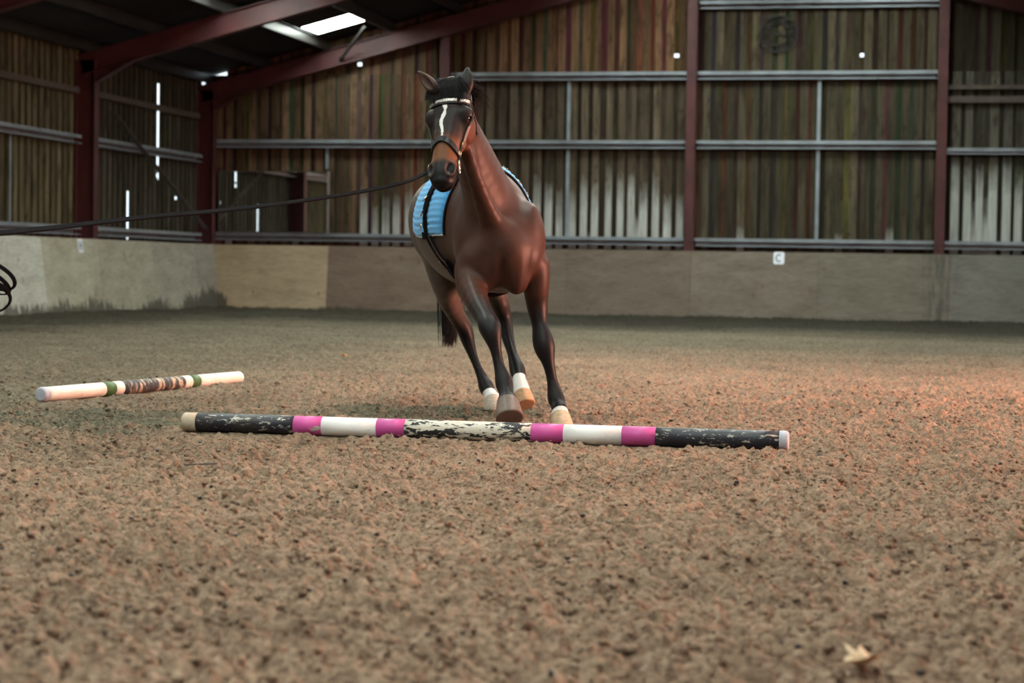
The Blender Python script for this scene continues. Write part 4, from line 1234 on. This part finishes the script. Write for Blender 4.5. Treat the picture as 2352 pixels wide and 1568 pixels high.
# tail
pp = []
d0 = Q(1024, 475, 12.80)
for i in range(520):
    o = nrng.normal(0, 1, 2)*.018; Ln = nrng.uniform(.80, 1.02)
    pth = []
    tgt = Q(1032+nrng.normal(0, 5), 800, 12.92+nrng.normal(0, .03)); tgt[2] = tgt[2]+nrng.uniform(0, .12)
    for t in np.linspace(0, 1, 9):
        p = d0*(1-t)+tgt*t
        p = p+np.array([o[0], o[1], 0])*(0.35+1.1*math.sin(math.pi*min(1, t*.75)))+np.array([0, .13*math.sin(math.pi*t*.9), 0])+np.array([.015*math.sin(math.pi*t), 0, 0])
        pth.append(p)
    pp.append(pth)
strands('tail', pp, .0058, MAT['black_hair'], horse)

# ------------------------------------------------------------------ bridle
simple('black_leather', (0.009, 0.008, 0.009), 0.40, 0.25, var=0.3, scale=60)
simple('strap_webbing', (0.005, 0.005, 0.006), 0.9, 0.04, var=0.3, scale=80)
simple('bit_metal', (0.72, 0.64, 0.55), 0.22, 0.5, metal=1.0, var=0.08)
simple('brass', (0.72, 0.52, 0.26), 0.25, 0.5, metal=1.0, var=0.08)
m_gem, nt, b = new_mat('browband_crystal', 0.12, 0.8); b.inputs['Metallic'].default_value = 0.35
vo = N(nt, 'ShaderNodeTexVoronoi'); L(nt, coords(nt, 'object'), vo.inputs['Vector']); vo.inputs['Scale'].default_value = 170
L(nt, ramp(nt, vo.outputs['Distance'], [(0.15, (0.85, 0.84, 0.88)), (0.6, (0.42, 0.38, 0.34)), (0.85, (0.20, 0.16, 0.10))]), b.inputs['Base Color'])
bump(nt, b, vo.outputs['Distance'], 0.8, 0.004)
def hp(a, phi, off=0.003, n0=-.078):
    c = Hd(0, n0*HT, a*HS); d = HN*math.cos(phi)+HL*math.sin(phi); r = march(c, d, .2)
    return c+d*(r+off), d
def hstrap(m, path, width, thick, off=0.002):
    P_ = []; D_ = []
    for a, ph in path:
        p, d = hp(a, math.radians(ph), off); P_.append(p); D_.append(normal(p-d*off) if True else d)
    ribbon(m, P_, D_, width, thick)
    return P_
bridle = worn('bridle', 'black leather snaffle bridle with crystal browband on the horse\'s head', 'bridle')
m = MB(); hstrap(m, [(.112-.012*math.cos(math.radians(p))*0+.010*math.cos(math.radians(p*1.6)), p) for p in np.linspace(-72, 72, 25)], .020, .008, .004); o = m.build('browband', m_gem, bridle); o['label'] = 'sparkling silver crystal browband'
m = MB(); hstrap(m, [(.118+.010*math.cos(math.radians(p*1.6))+.010, p) for p in np.linspace(-74, 74, 25)], .008, .006, .003); m.build('browband_edge', MAT['black_leather'], bridle)
for s in (-1, 1):
    m = MB(); hstrap(m, [(a, s*ph) for a, ph in zip(np.linspace(.085, .430, 16), np.linspace(78, 96, 16))], .019, .005); ck_ = m.build('cheekpiece', MAT['black_leather'], bridle)
    m = MB(); p, d = hp(.335, math.radians(s*92), .007); nn = normal(p-d*.006)
    u = unit(HA-nn*(HA@nn)); v = np.cross(nn, u)
    m.tube([p+u*.013*x+v*.013*y for x, y in ((-1, -1), (1, -1), (1, 1), (-1, 1))], .0022, 6, closed=True); m.build('buckle', MAT['brass'], ck_)
    m = MB(); hstrap(m, [(a, s*ph) for a, ph in ((.09, 84), (.06, 92), (.035, 100), (.01, 108))], .022, .005); m.build('headpiece', MAT['black_leather'], bridle)
    # noseband half, dipping towards the buckles
    m = MB(); hstrap(m, [(.352+.055*(math.sin(math.radians(min(ph, 90)))**1.6), s*ph) for ph in np.linspace(0, 105, 32)], [.036 if ph < 50 else .036-.016*(ph-50)/55 for ph in np.linspace(0, 105, 32)], .009); nb_ = m.build('noseband', MAT['black_leather'], bridle)
    m = MB(); hstrap(m, [(.405+.075*t, s*(88+8*t)) for t in np.linspace(0, 1, 6)]+[(.485+.025*t, s*(96+70*t)) for t in np.linspace(.15, 1, 8)], .015, .005); m.build('chin_strap', MAT['black_leather'], bridle)
    m = MB(); p, d = hp(.398, math.radians(s*84), .008); nn = normal(p-d*.007); u = unit(HA-nn*(HA@nn)); v = np.cross(nn, u)
    m.tube([p+u*.015*math.cos(t)+v*.015*math.sin(t) for t in np.linspace(0, 2*math.pi, 14)[:-1]], .0032, 6, closed=True); m.build('noseband_ring', MAT['brass'], nb_)
    m = MB(); p, d = hp(.468, math.radians(s*97), .010); nn = normal(p-d*.009); u = unit(HA-nn*(HA@nn)); v = np.cross(nn, u)
    BITP = p
    m.tube([p+u*.036*math.cos(t)+v*.036*math.sin(t) for t in np.linspace(0, 2*math.pi, 22)[:-1]], .0042, 7, closed=True); m.build('bit_ring', MAT['bit_metal'], bridle)
    if s < 0: BIT_R = p
    # throat lash
    m = MB(); hstrap(m, [(.10+.03*t, s*(88+50*t)) for t in np.linspace(0, 1, 8)]+[(.14+.02*t, s*(138+34*t)) for t in np.linspace(.2, 1, 5)], .012, .004); m.build('throat_lash', MAT['black_leather'], bridle)

# ------------------------------------------------------------------ saddle pad and training roller
TS = catmull(TRUNK, 12)
def trunk_at(y):
    k = int(np.argmin(np.abs(TS[:, 1]-y))); k = min(max(k, 1), len(TS)-2)
    w = unit(TS[k+1][:3]-TS[k-1][:3]); u = unit(UB-w*(UB@w)); v = np.cross(u, w); v = v if v[2] > 0 else -v
    return TS[k][:3], u, v
def around(y, th, off):
    c, u, v = trunk_at(y); d = v*math.cos(th)+u*math.sin(th); r = march(c, d, .6, .12)
    return c+d*(r+off), d
def section(y, lim, off, n=160, thmax=150):
    ths = np.radians(np.linspace(-thmax, thmax, n)); P_ = []; 
    for t in ths: P_.append(around(y, t, off)[0])
    P_ = np.array(P_); P_ = np.convolve(np.ones(1), np.ones(1)) is not None and P_
    seg = np.linalg.norm(np.diff(P_, axis=0), axis=1); q = np.concatenate([[0], np.cumsum(seg)]); q -= np.interp(0, ths, q)
    return q, P_
Y0, Y1 = Q(1100, 420, 11.36)[1], Q(1060, 420, 11.98)[1]
PADL = 0.54
ny_, nq = 26, 120
padV = []; edgeP = {}
qs = np.linspace(-1, 1, nq)
grid = np.zeros((2, ny_, nq, 3))
for j in range(ny_):
    f_ = j/(ny_-1); y = Y0+(Y1-Y0)*f_
    q, P_ = section(y, PADL, 0.006)
    # rounded rear corner, straight front
    lim = PADL*(1-0.10*max(0, (f_-.72)/.28)**2-0.03*max(0, (.12-f_)/.12)**2)
    yy = qs*lim
    for i in range(3): grid[0, j, :, i] = np.interp(yy, q, P_[:, i])
    # slanted lower front edge: pad flares forward towards the shoulder
for j in range(ny_):
    for i in range(nq):
        p = grid[0, j, i]
        jn = min(max(j, 1), ny_-2); in_ = min(max(i, 1), nq-2)
        a = grid[0, jn+1, in_]-grid[0, jn-1, in_]; b_ = grid[0, jn, in_+1]-grid[0, jn, in_-1]
        n_ = unit(np.cross(b_, a)); c = trunk_at(p[1])[0]
        if n_@(p-c) < 0: n_ = -n_
        quilt = abs(math.sin(math.pi*abs(qs[i])*PADL/.034))**.55
        e = min(1, min(j, ny_-1-j)/1.5, min(i, nq-1-i)/2.0)
        grid[1, j, i] = p+n_*(0.006+(0.003+0.010*quilt)*e)
pad = worn('saddle_pad', 'light blue quilted saddle pad lying over the horse\'s back', 'saddle pad')
V = grid.reshape(-1, 3); idp = np.arange(2*ny_*nq).reshape(2, ny_, nq); Fc = []
for j in range(ny_-1):
    for i in range(nq-1):
        Fc.append((idp[1, j, i], idp[1, j, i+1], idp[1, j+1, i+1], idp[1, j+1, i])); Fc.append((idp[0, j, i], idp[0, j+1, i], idp[0, j+1, i+1], idp[0, j, i+1]))
for j in range(ny_-1):
    for i in (0, nq-1): Fc.append((idp[0, j, i], idp[1, j, i], idp[1, j+1, i], idp[0, j+1, i]))
for i in range(nq-1):
    for j in (0, ny_-1): Fc.append((idp[0, j, i], idp[0, j, i+1], idp[1, j, i+1], idp[1, j, i]))
m_pad, nt, b = new_mat('blue_quilting', 0.85, 0.15)
f = noise(nt, coords(nt, 'object'), 130, 3)
L(nt, ramp(nt, f, [(0.3, (0.048, 0.245, 0.500)), (0.7, (0.070, 0.305, 0.600))]), b.inputs['Base Color'])
b.inputs['Sheen Weight'].default_value = 0.2
mesh_obj('quilted_cover', V, Fc, m_pad, pad, True)
simple('navy_binding', (0.018, 0.020, 0.032), 0.7, 0.2, scale=60)
simple('pale_binding', (0.42, 0.46, 0.50), 0.8, 0.2, scale=60)
def edge_tube(ps, mat, name, r):
    m = MB(); m.tube([tuple(p) for p in ps], r, 8); m.build(name, mat, pad, True)
mid = (grid[0]+grid[1])/2
edge_tube(mid[0], MAT['navy_binding'], 'front_binding', .0055)
edge_tube(mid[-1], MAT['pale_binding'], 'rear_binding', .007)
edge_tube(mid[:, 0], MAT['pale_binding'], 'lower_binding', .007); edge_tube(mid[:, -1], MAT['pale_binding'], 'lower_binding', .007)

roller = worn('training_roller', 'black webbing training roller with buckled girth strapped over the blue pad', 'surcingle')
YR = Y0+(Y1-Y0)*0.40
def rsec(y0, y1, th0, th1, n, off):
    P_ = []; D_ = []
    for t in np.linspace(0, 1, n):
        th = math.radians(th0+(th1-th0)*t); y = y0+(y1-y0)*t
        p, d = around(y, th, off); P_.append(p); D_.append(d)
    P_ = np.array(P_)
    for _ in range(3): P_[1:-1] = .25*P_[:-2]+.5*P_[1:-1]+.25*P_[2:]
    return P_, D_
def strap(name, y0, y1, th0, th1, w, off, th=.006, n=24, mat='strap_webbing', par=None):
    P_, D_ = rsec(y0, y1, th0, th1, n, off); m = MB(); ribbon(m, P_, D_, w, th); return m.build(name, MAT[mat], par or roller)
YG_ = Y0+(Y1-Y0)*0.12
strap('top_band', YR, YR, -62, 62, .085, .027, .012, 40)
for s in (-1, 1):
    strap('side_panel', YR, YR-.02, s*60, s*88, .060, .026, .009, 16)
    sp_ = strap('ring_strap', YR, YR-.02, s*45, s*80, .028, .036, .006, 16)
    for th in (34, 52, 66, 78):
        p, d = around(YR, math.radians(s*th), .047); c, u, v = trunk_at(YR); tt = unit(np.cross(d, np.array([0, 1.0, 0])))
        m = MB(); m.tube([p+tt*.017*math.cos(t)+np.array([0, 1.0, 0])*.017*math.sin(t)+d*.004*math.cos(t) for t in np.linspace(0, 2*math.pi, 16)[:-1]], .0035, 6, closed=True); m.build('ring', MAT['brass'], roller)
    st_ = strap('keeper', YR-.02, YR-.02, s*84, s*91, .085, .030, .016, 5)
    for dy in (-.036, .036):
        strap('billet', YR-.02+dy, YG_+dy*1.05, s*88, s*126, .026, .014, .006, 20)
        p, d = around(YG_+dy*1.05+.02, math.radians(s*119), .024); c, u, v = trunk_at(YG_); tt = unit(np.cross(d, np.array([0, 1.0, 0])))
        m = MB(); m.tube([p+tt*.020*x+np.array([0, 1.0, 0])*.019*y for x, y in ((-1, -1), (1, -1), (1, 1), (-1, 1))], .003, 6, closed=True); m.build('buckle', MAT['bit_metal'], roller)
strap('girth', YG_, YG_, 117, 243, .125, .006, .016, 40)

# ------------------------------------------------------------------ lunge line
lunge = tag(empty('lunge_line', at(0, 536, 8.1)), 'long black lunge line running from the bit to a coil at the left edge', 'lunge line')
LO = np.array(lunge.location)
def to_world(p):
    c, s = math.cos(HROT.z), math.sin(HROT.z); p = np.asarray(p); return np.array([HO[0]+c*p[0]-s*p[1], HO[1]+s*p[0]+c*p[1], HO[2]+p[2]])
lp = [to_world(BIT_R+HL*-.01)]
for px, py in ((940, 416), (880, 431), (800, 446), (700, 461), (600, 474), (480, 487), (360, 497), (240, 510), (120, 524), (0, 536), (-60, 544), (-105, 556), (-128, 580), (-118, 610), (-88, 632)):
    lp.append(at(px, py, 10.2-2.1*(970-px)/970))
lp = catmull(np.array(lp), 8)-LO
m = MB()
nr = [unit(np.array(-_F)*math.cos(a)+UPV*math.sin(a)) for a in np.linspace(.9, .25, len(lp))]
ribbon(m, lp, nr, np.linspace(.024, .032, len(lp)), .007)
m.build('line', MAT['strap_webbing'], lunge)
def coil(cx, cy, rx, ry, tilt, d, ph=0):
    P_ = []; N_ = []
    for t in np.linspace(0, 2*math.pi, 41)[:-1]:
        x, y = rx*math.cos(t+ph), ry*math.sin(t+ph); c, s = math.cos(tilt), math.sin(tilt)
        P_.append(at(cx+x*c-y*s, cy+x*s+y*c, d+.06*math.sin(t*1.0))-LO); 
    P_ = np.array(P_); ctr = P_.mean(0)
    for p in P_: N_.append(unit(unit(p-ctr)*.75+(-_F)*.65))
    m = MB(); ribbon(m, P_, N_, .017, .005, closed=True); m.build('coil_loop', MAT['strap_webbing'], lunge)
coil(-24, 630, 62, 27, .42, 8.10); coil(-34, 640, 62, 20, .50, 8.14); coil(-42, 652, 62, 14, .30, 8.06); coil(-20, 688, 43, 29, -.1, 8.12)
